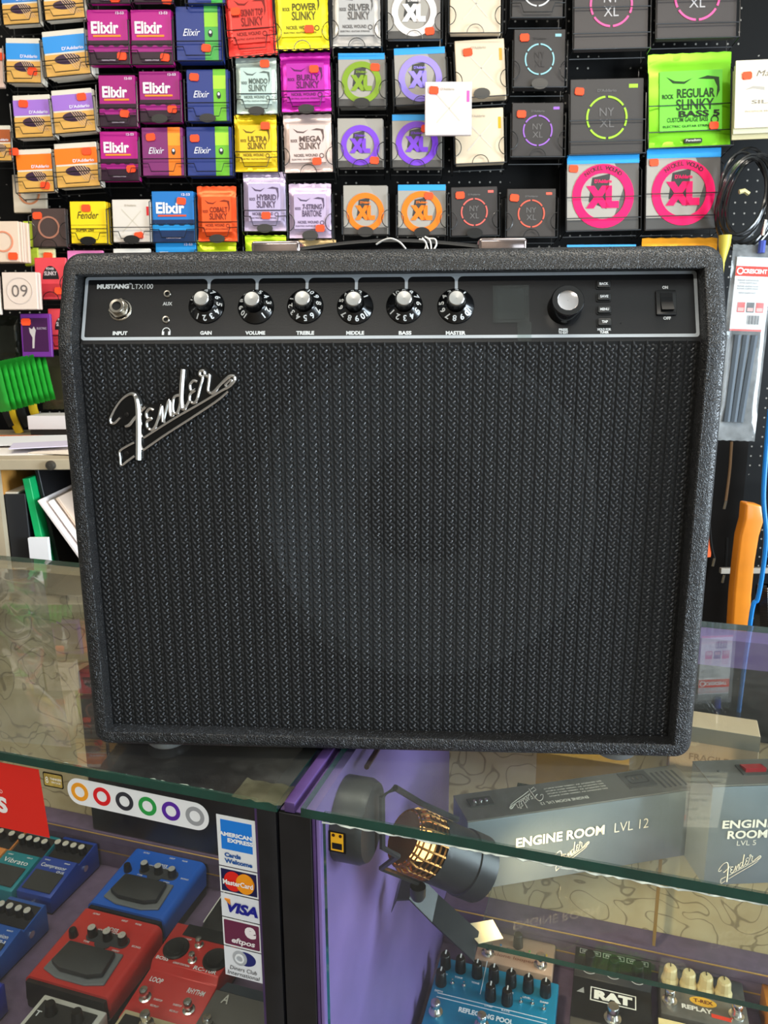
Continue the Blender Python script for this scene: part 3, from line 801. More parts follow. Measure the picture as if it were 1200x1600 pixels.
def pouchmesh(w, h, m, seed):
    """foil pouch: bulged body, flat crimped ends"""
    rnd = random.Random(seed); nx, nz = 12, 16; mb = MB(); mb.smooth = True
    vs = []; fl = 0.085
    for side in (-1, 1):
        for j in range(nz + 1):
            v = j / nz
            for i in range(nx + 1):
                u = i / nx
                inb = min(max((v - fl) / 0.07, 0), 1) * min(max((1 - fl * 1.3 - v) / 0.07, 0), 1)
                eb = min(u / 0.09, 1) * min((1 - u) / 0.09, 1)
                y = 0.004 - side * -0.0 + (-0.0045 * inb * (eb ** 0.6) if side < 0 else 0.0045 * inb * (eb ** .6))
                y += rnd.uniform(-.0006, .0006) * (1 if 0 < i < nx else 0)
                x = (u - .5) * w * (1 - 0.035 * inb * 0 + 0.012 * (1 - inb)) + rnd.uniform(-.0006, .0006)
                z = (v - .5) * h
                if j in (0, nz): z += (0.0012 if i % 2 else -0.0004)
                vs.append((x, y, z))
    n = (nx + 1) * (nz + 1); fs = []
    for sd in (0, 1):
        for j in range(nz):
            for i in range(nx):
                a = sd * n + j * (nx + 1) + i
                q = (a, a + 1, a + nx + 2, a + nx + 1); fs.append(q if sd == 0 else q[::-1])
    mb.add(vs, fs)
    bd_ = [j * (nx + 1) for j in range(nz + 1)] + [nz * (nx + 1) + i for i in range(1, nx + 1)] + [j * (nx + 1) + nx for j in range(nz - 1, -1, -1)] + [i for i in range(nx - 1, 0, -1)]
    mb.add([vs[i] for i in bd_] + [vs[n + i] for i in bd_], [(k, (k + 1) % len(bd_), len(bd_) + (k + 1) % len(bd_), len(bd_) + k) for k in range(len(bd_))])
    return mb.mesh('string_pouch', m)

def basket(parentM, w, h, kind, label):
    hw = w / 2 + 0.004; zb = -h / 2 - 0.003; y0 = -0.0075; yb = 0.06
    root = empty('wire_basket', parentM, label, 'basket', 'wire baskets on the pegboard')
    fr_ = MB(); r = 0.0013
    for sx in (-1, 1):
        x = sx * hw
        fr_.tube([(x, yb, h * 0.46), (x, 0.012, h * 0.36), (x, y0, h * 0.28), (x, y0, zb), (x, yb, zb - 0.006)], r, 5)
        fr_.tube([(x, yb, zb - 0.006), (x, yb, h * 0.47)], r, 5)
    fr_.tube([(-hw, y0, zb), (hw, y0, zb)], r, 5); fr_.tube([(-hw, 0.03, zb - 0.005), (hw, 0.03, zb - 0.005)], r, 5)
    fr_.build('frame', WIRE, root)
    if kind == 'loop':
        for sx in (-1, 1):
            P = [(sx * (hw - 0.017 * math.sin(t)), y0, zb + 0.037 - 0.02 * math.cos(t)) for t in [math.pi * k / 10 for k in range(11)]]
            MB().tube(P, 0.0010, 5).build('side_loop', WIRE, root)
        P = [(-0.019 * math.cos(t), y0, zb + 0.019 * math.sin(t)) for t in [math.pi * k / 10 for k in range(11)]]
        MB().tube(P, 0.0010, 5).build('bottom_loop', WIRE, root)
    elif kind == 'tab':
        for sx in (-1, 1):
            P = [(sx * (hw - 0.017 * math.sin(t)), y0, zb + 0.037 - 0.02 * math.cos(t)) for t in [math.pi * k / 10 for k in range(11)]]
            MB().tube(P, 0.0010, 5).build('side_loop', WIRE, root)
        MB().prism(ell(0, zb + 0.007, 0.019, 0.012), y0 - 0.001, y0 + 0.0005, 'y').build('label_tab', mat('black_plastic_tab', '#0a0a0a', 0.3), root)
    elif kind == 'railbig':
        for q in (.45, .17):
            MB().tube([(-hw, y0, zb + h * q), (hw, y0, zb + h * q)], 0.0013, 5).build('front_rail', WIRE, root)
    else:
        MB().tube([(-hw, y0, zb + h * 0.36), (hw, y0, zb + h * 0.36)], 0.0011, 5).build('front_rail', WIRE, root)
        q = hw * 0.62
        MB().tube([(-hw, y0, zb + h * .26), (-q, y0, zb + h * .26), (-q + .006, y0, zb + h * .10), (q - .006, y0, zb + h * .10), (q, y0, zb + h * .26), (hw, y0, zb + h * .26)], 0.0011, 5).build('front_rail', WIRE, root)
        if kind == 'railtab':
            MB().prism(ell(0, zb + 0.007, 0.019, 0.010), y0 - 0.001, y0 + 0.0005, 'y').build('label_tab', mat('black_plastic_tab', '#0a0a0a', 0.3), root)
    return root

YP = 1.95
def frame_of(rect_, Y=YP, roll=0.0, lean=6.0, yaw=0.0):
    x0, y0, x1, y1 = rect_
    cx, cy = (x0 + x1) / 2, (y0 + y1) / 2
    c = WORLD.px(cx, cy, 1, Y)
    w = WORLD.px(x1, cy, 1, Y)[0] - WORLD.px(x0, cy, 1, Y)[0]
    h = WORLD.px(cx, y0, 1, Y)[2] - WORLD.px(cx, y1, 1, Y)[2]
    M = Matrix.Translation(tuple(c)) @ Matrix.Rotation(math.radians(yaw), 4, 'Z') @ Matrix.Rotation(math.radians(-lean), 4, 'X') @ Matrix.Rotation(math.radians(roll), 4, 'Y')
    return M, w, h, cx, cy
SEED = [0]
def col_(h, r=0.35): return C(h, r)
def p_acoustic(o, w, h, c):
    decal(o, 'colour_band', rect(-w / 2, h * .02, w / 2, h * .38), col_(c), 1)
    decal(o, 'guitar_photo', rect(-w / 2, -h / 2, w / 2, -h * .02), C('#dba552', .35), 1)
    decal(o, 'soundhole_print', ell(w * .02, -h * .14, w * .30, h * .115, 20), C('#3a2138', .4), 2)
    st = MB()
    for k in range(5):
        a = -w * .06 + k * w * .06
        st.prism([(a, -h * .03), (a + w * .02, -h * .03), (a + w * .26, -h * .36), (a + w * .24, -h * .36)], -.0016, 0, 'y')
    st.build('string_print', C('#d8b48c', .4), o)
    dtext(o, 'lettering', "D'Addario", w * .17, h * .09, w * .5, h * .075, C('#e9e4f0'), 3)
def p_elixir(o, w, h, c, dark='#26041f', bar='#f08a1e', wave='#9a0c74'):
    decal(o, 'dark_panel', rect(-w / 2, -h / 2, w / 2, -h * .06), C(dark, .3), 1)
    wv = [(-w / 2, -h * .17)] + [(-w / 2 + w * k / 12, -h * .17 + (h * .035 if k % 3 == 1 else -h * .012)) for k in range(1, 12)] + [(w / 2, -h * .17), (w / 2, -h * .27), (-w / 2, -h * .27)]
    decal(o, 'wave_print', wv, C(wave, .3), 2)
    dtext(o, 'lettering', 'Elixir', -w * .06, h * .17, w * .68, h * .22, C('#f6f0ea'), 3, bold=0.03)
    decal(o, 'orange_bar', rect(-w * .36, h * .0, w * .32, h * .035), C(bar, .4), 3)
    dtext(o, 'small_lettering', '12-53', w * .32, h * .43, w * .2, h * .05, C('#eadcea'), 3)
    dtext(o, 'small_lettering', 'NANOWEB', 0, -h * .42, w * .34, h * .03, C('#d8c8d8'), 3)
def p_split(o, w, h, right, top):
    decal(o, 'colour_column', rect(w * .14, -h / 2, w * .44, h / 2), C(right, .35), 1)
    decal(o, 'colour_column_head', rect(w * .14, h * .12, w * .44, h * .38), C(top, .35), 2)
    dtext(o, 'lettering', 'Elixir', -w * .15, h * .02, w * .38, h * .13, C('#e8e6ee'), 3, shear=0.35, bold=0.0)
    decal(o, 'logo_dot', ell(w * .27, h * .0, w * .05, h * .07, 12), C('#22252a'), 3)
    decal(o, 'logo_dot', ell(w * .27, h * .02, w * .028, h * .03, 12), C('#e8e6e2'), 4)
def p_slinky(o, w, h, c, ink, name, sub='SLINKY', lower='NICKEL WOUND'):
    lay = 11
    decal(o, 'printed_label', rect(-w * .38, -h * .34, w * .38, h * .30), C(c, .4), lay)
    ik = C(ink, .5)
    eye = [(-w * .30, h * .24), (-w * .22, h * .17), (-w * .08, h * .16), (w * .02, h * .22), (-w * .08, h * .185), (-w * .2, h * .195)]
    decal(o, 'eye_print', eye, ik, lay + 1)
    decal(o, 'hand_print', [(w * .08, h * .21), (w * .2, h * .24), (w * .34, h * .22), (w * .35, h * .08), (w * .31, h * .0), (w * .32, h * .12), (w * .28, h * .2)], ik, lay + 1)
    dtext(o, 'lettering', name, w * .06, h * .06, w * .46, h * .10, ik, lay + 2, bold=0.03)
    dtext(o, 'lettering', sub, w * .05, -h * .06, w * .46, h * .12, ik, lay + 2, bold=0.02)
    dtext(o, 'lettering', 'ROCK', -w * .28, h * .03, w * .14, h * .05, ik, lay + 2, bold=0.03)
    dtext(o, 'small_lettering', lower, -w * .04, -h * .22, w * .5, h * .05, ik, lay + 2, bold=0.02)
    dtext(o, 'small_lettering', 'ELECTRIC GUITAR STRINGS', -w * .03, -h * .29, w * .62, h * .025, ik, lay + 2)
    MB().ring(w * .035, w * .05, -0.0005 * lay - .001, -0.0005 * lay, 14, cx=w * .29, cz=-h * .23).build('round_mark', ik, o)
def p_xl(o, w, h, c, strip='#2f9be0', txt=None):
    decal(o, 'grey_photo', [(-w / 2, -h / 2), (w * .1, -h / 2), (w * .3, h * .1), (w * .1, h / 2), (-w / 2, h / 2)], C('#a39c92', .3), 1)
    decal(o, 'dark_photo', [(-w * .2, -h * .12), (w * .05, -h * .22), (w * .1, h * .25), (-w * .15, h * .2)], C('#3a3a38', .3), 2)
    decal(o, 'dark_photo', rect(-w / 2, -h / 2, w / 2, -h * .36), C('#4a4744', .3), 2)
    if strip: decal(o, 'colour_band', rect(-w / 2, h * .385, w / 2, h / 2), C(strip, .35), 2)
    cz = -h * .05
    r1 = min(w * .43, h * .43)
    MB().ring(r1 * .72, r1, -0.0022, 0, 36, cx=0, cz=cz).build('ring_print', C(c, .4), o)
    dtext(o, 'lettering', 'XL', -w * .01, cz - h * .01, w * .46, h * .30, C(c, .4), 4, bold=0.09)
    dtext(o, 'small_lettering', "D'Addario", 0, cz + h * .20, w * .24, h * .05, C(c, .4), 4, bold=0.03)
    if txt:
        ik = C('#3a2432', .5); mb = MB()
        for k, ch in enumerate(txt):
            if ch == ' ': continue
            an = math.radians(128 - k * 76 / (len(txt) - 1)); R_ = r1 * .88
            put_text(mb, ch, R_ * math.cos(an), cz + R_ * math.sin(an), None, r1 * .13, -0.0030, 'y', rot=an - math.pi / 2, bold=0.02)
        mb.build('ring_lettering', ik, o)
def p_ny(o, w, h, c, ink='#6b6765'):
    cz = -h * .02; r1 = min(w, h) * .29
    for k in range(6):
        a = math.radians(60 * k + 35)
        MB().ring(r1 * .91, r1, -0.0015, 0, 7, a, a + math.radians(52), cx=0, cz=cz).build('ring_segment', C(c, .4), o)
    dtext(o, 'lettering', 'NY', 0, cz + h * .075, w * .2, h * .11, C(ink), 2, bold=0.0)
    dtext(o, 'lettering', 'XL', 0, cz - h * .075, w * .2, h * .11, C(ink), 2, bold=0.0)
    dtext(o, 'small_lettering', "D'Addario", 0, h * .34, w * .26, h * .04, C(ink), 2)
    decal(o, 'colour_tab', rect(w * .30, h * .37, w * .42, h * .42), C(c, .4), 1)
def p_white(o, w, h, c):
    ln = C('#cfc4b4', .5)
    for sgn in (1, -1):
        decal(o, 'crossed_line_print', [(-w * .26, -sgn * h * .26), (-w * .24, -sgn * h * .28), (w * .26, sgn * h * .22), (w * .24, sgn * h * .24)], ln, 1)
    if c: decal(o, 'colour_tab', rect(w * .39, h * .12, w * .45, h * .33), C(c, .4), 1)
    dtext(o, 'small_lettering', "D'Addario", -w * .02, h * .36, w * .3, h * .05, C('#b9ab98'), 2)
def p_plain(o, w, h, c):
    pass
def p_ringbox(o, w, h, c):
    MB().ring(min(w, h) * .27, min(w, h) * .32, -0.0015, 0, 28).build('ring_print', C(c, .4), o)
def p_yellow(o, w, h, c):
    dtext(o, 'lettering', 'Fender', 0, h * .17, w * .6, h * .17, C('#2a2413'), 2, shear=0.3, bold=0.0)
    dtext(o, 'lettering', 'SUPER 250', -w * .1, -h * .18, w * .5, h * .08, C('#5a4a14'), 2)
    decal(o, 'print_line', rect(-w * .5, -h * .07, w * .5, -h * .06), C('#8f7a14'), 1)

# key: style, box colour, rect, args, sticker pixel list, basket, label core, options
PK = []
def pk_(style, base, rc, args=(), st=(), bk='rail', label='', bl=None, **kw):
    PK.append((style, base, rc, args, st, bk, label, bl, kw))
W_ = '#dcd2c2'
pk_(p_acoustic, W_, (3, -30, 58, 40), ('#3b7fc4',), [], 'rail', 'acoustic string box cut by top edge, leftmost in the photo', roll=-3, nb=1)
pk_(p_acoustic, W_, (68, -34, 129, 32), ('#3b7fc4',), [], 'rail', 'acoustic string box cut by top edge, beside the magenta packs', roll=-4, nb=1)
pk_(p_acoustic, W_, (10, 58, 63, 131), ('#2f8fd8',), [(52, 113)], 'rail', 'blue banded acoustic string box with an orange sticker on its guitar', roll=1, nb=2)
pk_(p_acoustic, W_, (69, 45, 137, 120), ('#2f8fd8',), [], 'rail', 'blue banded acoustic string box without a sticker, tilted up rightward', roll=-5, nb=3)
pk_(p_acoustic, W_, (22, 147, 80, 216), ('#a06fc8',), [(36, 162)], 'rail', 'lilac banded acoustic string box, left of the two', roll=-2, nb=2)
pk_(p_acoustic, W_, (83, 138, 146, 208), ('#a06fc8',), [(127, 151)], 'rail', 'lilac banded acoustic string box, right of the two', roll=-4, nb=2)
pk_(p_acoustic, W_, (27, 232, 82, 301), ('#f07a1c',), [(72, 291)], 'rail', 'orange banded acoustic string box, left of the two', roll=-2, nb=1)
pk_(p_acoustic, W_, (87, 222, 153, 293), ('#f07a1c',), [(135, 236)], 'rail', 'orange banded acoustic string box, right of the two', roll=-3, nb=2)
pk_(p_acoustic, W_, (-22, 195, 17, 252), ('#a8562a',), [(23, 238)], 'rail', 'brown banded acoustic string box cut by the left edge')
pk_(p_ringbox, '#dccbb2', (20, 272, 72, 333), ('#d9885a',), [], None, 'cream string box with a thin orange ring, under the orange banded boxes', Y=1.99)
pk_(p_ringbox, '#e9c8b8', (-22, 74, 5, 138), ('#d05a3a',), [(0, 88)], None, 'pale pink string box cut by the left edge', Y=1.97)
mg = ('#c0188f',)
pk_(p_elixir, '#a8127e', (140, -75, 200, 8), mg, [(181, 0)], 'rail', 'magenta string pack cut by the top edge, left one', nb=0)
pk_(p_elixir, '#6b4a62', (208, -78, 268, 6), mg, [(262, 3)], 'rail', 'dull plum string pack cut by the top edge', nb=0)
pk_(p_elixir, '#b3107f', (137, 13, 200, 103), mg, [(192, 90)], 'rail', 'magenta white-lettered string pack, upper left of five', nb=1)
pk_(p_elixir, '#b3107f', (205, 13, 268, 103), mg, [(259, 92)], 'rail', 'magenta white-lettered string pack, upper right of five', nb=1)
pk_(p_elixir, '#a00c72', (155, 116, 212, 199), mg, [(196, 179)], 'rail', 'magenta white-lettered string pack, middle left of five', nb=1)
pk_(p_elixir, '#980c70', (218, 110, 281, 192), mg, [(270, 172)], 'railtab', 'magenta white-lettered string pack, middle right of five', nb=1)
pk_(p_elixir, '#b3107f', (157, 204, 215, 283), mg, [(206, 265)], 'rail', 'magenta white-lettered string pack, lowest of five', nb=1)
pk_(p_split, '#283a7c', (292, -75, 350, 8), ('#3fae4a', '#9fd02c'), [], 'rail', 'navy and green string pack cut by the top edge', nb=0)
pk_(p_split, '#26377a', (275, 8, 345, 97), ('#4aa64a', '#8fc832'), [(323, 77)], 'rail', 'navy and green string pack, highest of three with low sticker', nb=2)
pk_(p_split, '#26377a', (292, 107, 357, 191), ('#6cb52c', '#a8d838'), [(303, 120)], 'railtab', 'navy and green string pack, middle one of the column', nb=1)
pk_(p_split, '#26377a', (292, 197, 362, 276), ('#6cb52c', '#a8d838'), [(304, 216)], 'rail', 'navy and green string pack, lowest of the column', nb=2)
pk_(p_split, '#7d2a68', (222, 198, 286, 276), ('#f07a1c', '#f59a2a'), [(235, 214)], 'rail', 'plum and orange string pack beside the lowest magenta pack', nb=1)
pk_(p_ringbox, '#4a3a36', (50, 325, 103, 386), ('#a8705a',), [(58, 337)], 'loop', 'dark brown string box with a thin copper ring', nb=1)
pk_(p_yellow, '#f2d21c', (110, 314, 166, 381), (0,), [(134, 325)], 'railtab', 'yellow string envelope with script lettering', nb=2)
pk_(p_white, '#dbd1c6', (176, 311, 236, 379), ('#e0202c',), [(218, 369)], 'railtab', 'white string box with a red tab beside the yellow envelope', nb=2)
pk_(p_elixir, '#1f74bd', (238, 298, 303, 379), ('#000000', '#0d2a52', '#d8502a', '#1d8fd2'), [(283, 314)], 'rail', 'bright blue string pack with white lettering and a sticker', nb=3)
pk_(p_slinky, '#f0551e', (309, 290, 369, 378), ('#ee5a22', '#7a2408', 'COBALT'), [], 'railtab', 'bright orange foil string pouch beside the blue pack', pouch=1)
# ball-end pouches
pk_(p_slinky, '#e8342c', (353, -32, 428, 90), ('#e23a30', '#7a120c', 'SKINNY TOP'), [(369, 21)], 'rail', 'bright red foil string pouch in the top row', pouch=1, roll=-4)
pk_(p_slinky, '#f0e01a', (430, -40, 512, 80), ('#eadb1c', '#5a5410', 'POWER'), [(484, 50)], 'loop', 'bright yellow foil string pouch in the top row', pouch=1, roll=-1)
pk_(p_slinky, '#b0aca8', (520, -36, 594, 76), ('#b4b0ac', '#5e5a58', 'SILVER'), [], 'loop', 'silver foil string pouch in the top row', pouch=1)
pk_(p_xl, '#8a827c', (606, -34, 688, 64), ('#efe4dc', None), [(671, 51)], 'loop', 'grey string box with a pale round ring in the top row')
pk_(p_slinky, '#b8c9c0', (369, 88, 432, 180), ('#b9ccc3', '#55635c', 'MONDO'), [(414, 101)], 'railtab', 'pale mint silver foil string pouch under the red one', pouch=1)
pk_(p_slinky, '#b8109c', (439, 80, 516, 177), ('#b81aa0', '#5a0850', 'BURLY'), [(491, 110)], 'railtab', 'shiny magenta foil string pouch under the yellow one', pouch=1, roll=-1)
pk_(p_xl, '#7a756d', (529, 82, 601, 168), ('#7d9a1e',), [(586, 105)], 'tab', 'string box with olive green ring and blue strip', nb=2)
pk_(p_xl, '#7a756d', (617, 73, 696, 165), ('#9a86ea',), [], 'loop', 'string box with lavender ring and blue strip, partly covered', nb=3, roll=-2)
pk_(p_slinky, '#eec81a', (367, 178, 432, 270), ('#e6c022', '#6a5408', 'ULTRA'), [(415, 198)], 'rail', 'golden yellow foil string pouch in third row', pouch=1)
pk_(p_slinky, '#d8c0b8', (444, 177, 518, 271), ('#d9c2ba', '#5f4c48', 'MEGA'), [(496, 255)], 'loop', 'pale pink foil string pouch in third row', pouch=1, roll=-1)
pk_(p_xl, '#9a948c', (528, 184, 598, 263), ('#7a40c8', None), [(585, 252)], 'loop', 'string box with violet ring and no blue strip', nb=1)
pk_(p_xl, '#7a756d', (613, 178, 690, 263), ('#7a40c8',), [(665, 201)], 'loop', 'string box with violet ring under blue strip', nb=2)
pk_(p_slinky, '#b8a9c6', (381, 268, 446, 362), ('#b9a9c8', '#55465f', 'HYBRID'), [(417, 339)], 'railtab', 'lavender silver foil string pouch, left of the two', pouch=1, nb=0)
pk_(p_slinky, '#bfaac4', (452, 286, 517, 373), ('#bda9c6', '#55465f', '7-STRING', 'BARITONE'), [(501, 359)], 'tab', 'lavender silver foil string pouch, right of the two', pouch=1)
pk_(p_xl, '#9a948c', (537, 289, 605, 367), ('#f07814', None), [], 'tab', 'string box with orange ring and no sticker', nb=1)
pk_(p_xl, '#7a756d', (622, 288, 696, 368), ('#f07814',), [(670, 306)], 'tab', 'string box with orange ring under blue strip', nb=2)
# cream boxes
pk_(p_white, '#dcc9ad', (703, -42, 782, 54), (None,), [], 'loop', 'cream string box cut by the top edge', nb=1)
pk_(p_white, '#dcc8ab', (712, 60, 789, 153), ('#f2a03a',), [(731, 81)], 'tab', 'cream string box with a light orange tab, upper one', nb=3, roll=-3)
pk_(p_white, '#ddd0cc', (664, 127, 737, 212), ('#e85aa8',), [(678, 141)], None, 'white string box with a pink tab hung in front of others', Y=1.90, lean=3)
pk_(p_white, '#dcc8ab', (711, 168, 787, 256), ('#f2a81c',), [(722, 190)], 'loop', 'cream string box with a yellow tab, lower one', nb=2, roll=-2)
# dark ring boxes
DK = '#3c3836'
pk_(p_ny, DK, (800, -62, 880, 30), ('#d8d4d0',), [], 'rail', 'charcoal string box with a white ring cut by top edge')
pk_(p_ny, '#363231', (803, 44, 883, 138), ('#8fc0c6', '#363231'), [(820, 58)], 'tab', 'charcoal string box with a pale cyan ring', nb=2)
pk_(p_ny, '#363231', (800, 159, 880, 246), ('#9a62c0',), [(815, 178)], 'loop', 'charcoal string box with a purple ring', nb=2)
pk_(p_ny, '#363231', (705, 291, 777, 369), ('#f0655a',), [(719, 305)], 'tab', 'charcoal string box with a coral ring, left of two', nb=1, roll=-1)
pk_(p_ny, '#3c3734', (792, 294, 868, 371), ('#f0604a',), [(804, 309)], 'loop', 'charcoal string box with a coral ring, right of two', nb=1)
pk_(p_ny, '#443e3c', (897, -72, 1013, 80), ('#ee5a94', '#b8b2b0'), [], 'railbig', 'large charcoal string box with a pink ring, left one', nb=1, roll=-1)
pk_(p_ny, '#443e3c', (1027, -80, 1152, 63), ('#ee5a94', '#b8b2b0'), [], 'railbig', 'large charcoal string box with a pink ring, right one', nb=1, roll=-1)
pk_(p_ny, '#3d3937', (891, 121, 1005, 242), ('#a0d032',), [(906, 142)], 'railbig', 'large charcoal string box with a lime green ring', nb=1, roll=-1)
pk_(p_slinky, '#7cc81c', (1014, 80, 1142, 232), ('#6fd03a', '#1c3a0c', 'REGULAR'), [(1111, 200)], 'railbig', 'large lime green foil bass string pouch', pouch=2, roll=-2)
pk_(p_xl, '#5d5854', (886, 241, 998, 361), ('#f2055e', '#2f9be0', 'NICKEL WOUND'), [(897, 263)], 'railbig', 'large string box with hot pink ring, left one', nb=1, roll=-1)
pk_(p_xl, '#5d5854', (1010, 231, 1125, 359), ('#f2055e', '#2f9be0', 'NICKEL WOUND'), [(1023, 253)], 'railbig', 'large string box with hot pink ring, right one', nb=1, roll=-1)
# row hidden behind the amplifier's top
pk_(p_plain, '#e87fb8', (106, 391, 162, 450), (), [], None, 'pink string pack peeking over the amplifier, far left', Y=1.95)
pk_(p_plain, '#ece6dc', (178, 388, 236, 450), (), [], None, 'white string pack peeking over the amplifier', Y=1.95)
pk_(p_elixir, '#1f8fd2', (244, 376, 307, 455), ('#000000', '#0d2a52', '#d8502a', '#1d8fd2'), [], 'rail', 'light blue lettered string pack peeking over the amplifier', nb=1)
pk_(p_plain, '#c6dd1c', (309, 374, 369, 455), (), [], 'rail', 'lime yellow foil pouch peeking over the amplifier below orange pouch', pouch=3)
pk_(p_plain, '#b8dc1c', (384, 367, 447, 455), (), [], 'rail', 'lime yellow foil pouch peeking over the amplifier beside handle', pouch=3)
pk_(p_plain, '#d0b07a', (466, 374, 525, 455), (), [], None, 'tan foil pouch peeking over the amplifier behind handle', pouch=3)
pk_(p_xl, '#7a756d', (885, 382, 992, 480), ('#f0a01a', '#3f9be0'), [], None, 'blue topped string box peeking over the amplifier')
pk_(p_plain, '#f0a01e', (1003, 371, 1119, 480), (), [], None, 'orange foil pouch peeking over the amplifier, far right', pouch=3)
# left lower wall
pk_(p_ringbox, '#dcc4ae', (-20, 345, 30, 410), ('#d98a6a',), [(22, 401)], None, 'cream string box with orange ring, front one of a left edge stack', nb=3, Y=1.86)
pk_(p_plain, '#bccc3a', (37, 345, 58, 416), (), [], None, 'narrow lime string pack beside the cream stack')
pk_(p_plain, '#d8cf9a', (60, 388, 86, 430), (), [(75, 400)], None, 'small pale string pack above the red box')
DKTX = '#2a2626'
def p_red(o, w, h, c):
    decal(o, 'dome_print', ell(0, -h * .02, w * .26, h * .32, 14, 0, 180), C('#1c1a1c', .4), 1)
    dtext(o, 'lettering', 'SLINKY', 0, h * .12, w * .4, h * .10, C('#cfc0c0'), 2); dtext(o, 'lettering', 'POWER', 0, h * .23, w * .25, h * .06, C('#cfc0c0'), 2)
    decal(o, 'lower_print', rect(-w * .4, -h * .45, w * .42, -h * .13), C('#b83038', .4), 1)
pk_(p_red, '#d8444c', (55, 402, 104, 468), (0,), [(94, 455)], 'loop', 'red string box with a black dome print', Y=1.9)
pk_(p_red, '#d8444c', (76, 482, 118, 546), (0,), [], 'rail', 'red string box half hidden behind amplifier', Y=1.9)
def p_09(o, w, h, c):
    MB().ring(w * .36, w * .375, -0.0012, 0, 28).build('ring_print', C('#c8b8b0'), o)
    dtext(o, 'lettering', '09', 0, 0, w * .46, h * .32, C('#6a605c'), 2, bold=-0.005)
pk_(p_09, '#dcc9bb', (4, 425, 58, 484), (0,), [], None, 'square white box printed with a ringed number', Y=1.84, nb=1)
pk_(p_09, '#d8ccc0', (-52, 430, 0, 492), (0,), [], None, 'square white box cut by the left edge', Y=1.84)
def p_purple(o, w, h, c):
    decal(o, 'dark_print', rect(-w * .44, -h * .38, w * .40, h * .40), C('#3c1440', .35), 1)
    decal(o, 'figure_print', [(-w * .22, h * .18), (-w * .12, h * .14), (-w * .06, h * .2), (w * .0, h * .12), (-w * .04, h * -.02), (-w * .08, -h * .3), (-w * .14, -h * .3), (-w * .12, -h * .05), (-w * .2, h * .06)], C('#b9b0ae', .5), 2)
    dtext(o, 'lettering', 'ELECTRIC', w * .2, h * .16, w * .32, h * .05, C('#a898a8'), 2)
pk_(p_purple, '#6a2a86', (33, 490, 80, 558), (0,), [(40, 503)], None, 'purple string box with a pale figure', Y=1.86)
pk_(p_plain, '#23261f', (-8, 493, 28, 562), (), [], None, 'dark clear-wrapped pack beside the purple box', Y=1.9, pouch=3)
pk_(p_plain, '#4a4330', (64, 556, 108, 640), (), [], None, 'dull olive bag under the purple box', Y=1.93, pouch=3)
for (style, base, rc, args, st, bk, label, bl, kw) in PK:
    Y = kw.get('Y', YP)
    M, w, h, cx, cy = frame_of(rc, Y, kw.get('roll', 0), kw.get('lean', 6), kw.get('yaw', 0))
    SEED[0] += 1
    po = kw.get('pouch')
    if po:
        me = pouchmesh(w, h, mat('foil_' + base.strip('#'), base, 0.26, metal=0.45), SEED[0]); nm = 'string_pouch'
    else:
        me = boxmesh(w, h, 0.009, C(base, .35)); nm = 'string_pack'
    o = obj(nm, me, None, M); tag(o, label, 'guitar strings', 'string packs on the pegboard')
    if po == 2:
        p_slinky(o, w, h, args[0], args[1], 'REGULAR', 'SLINKY', 'CUSTOM GAUGE BASS')
        dtext(o, 'lettering', 'BASS 5', w * .1, -h * .160, w * .5, h * .070, C('#142008'), 14, bold=0.035)
        decal(o, 'bottom_seal', rrect(w * .04, -h * .44, w * .22, h * .05, .003), C('#2a2a22'), 3)
        dtext(o, 'small_lettering', "Paradigm", w * .04, -h * .44, w * .18, h * .03, C('#cfd0c0'), 5)
    elif style is not p_plain:
        style(o, w, h, *args)
    if style is p_elixir and False: pass
    mpx = w / (rc[2] - rc[0])
    for (sx, sy) in st:
        q = (M.inverted() @ Vector(WORLD.px(sx, sy, 1, Y)))
        sticker(o, q.x, q.z, random.uniform(-.12, .12)) if not po else sticker(o, q.x, q.z).__setattr__('location', (0, -0.0075, 0))
    nb = kw.get('nb', 0)
    for k in range(nb):
        o2 = obj(nm, me, None, M @ Matrix.Translation((0.0022 * (k + 1) * (1 if (k % 2 == 0) else .6), 0.0112 * (k + 1), 0.0015 * (k + 1))))
        tag(o2, 'pack behind the ' + label, 'guitar strings', 'spares behind the ' + label)
    if bk:
        basket(M, w, h, bk, 'wire basket holding the ' + label.replace(' string', ''))
# sprung stack of green pick bags at the left edge
gl_ = mat('green_foil_bag', '#2fae3c', 0.3, metal=0.3)
gm = pouchmesh(0.072, 0.112, gl_, 77)
for k in range(9):
    q = WORLD.px(-6 + k * 5.2, 606 + (-1.6 * k), 1, 1.80)
    o = obj('green_bag', gm, None, Matrix.Translation((q[0], 1.79 + 0.012 * k, q[2])) @ Matrix.Rotation(math.radians(-8), 4, 'Y') @ Matrix.Rotation(math.radians(-30), 4, 'Z'))
    tag(o, 'bright green foil bag at the front of the fanned left edge stack' if k == 0 else 'bright green foil bag in the fanned stack behind the front bag', 'bag', 'fanned green foil bags')
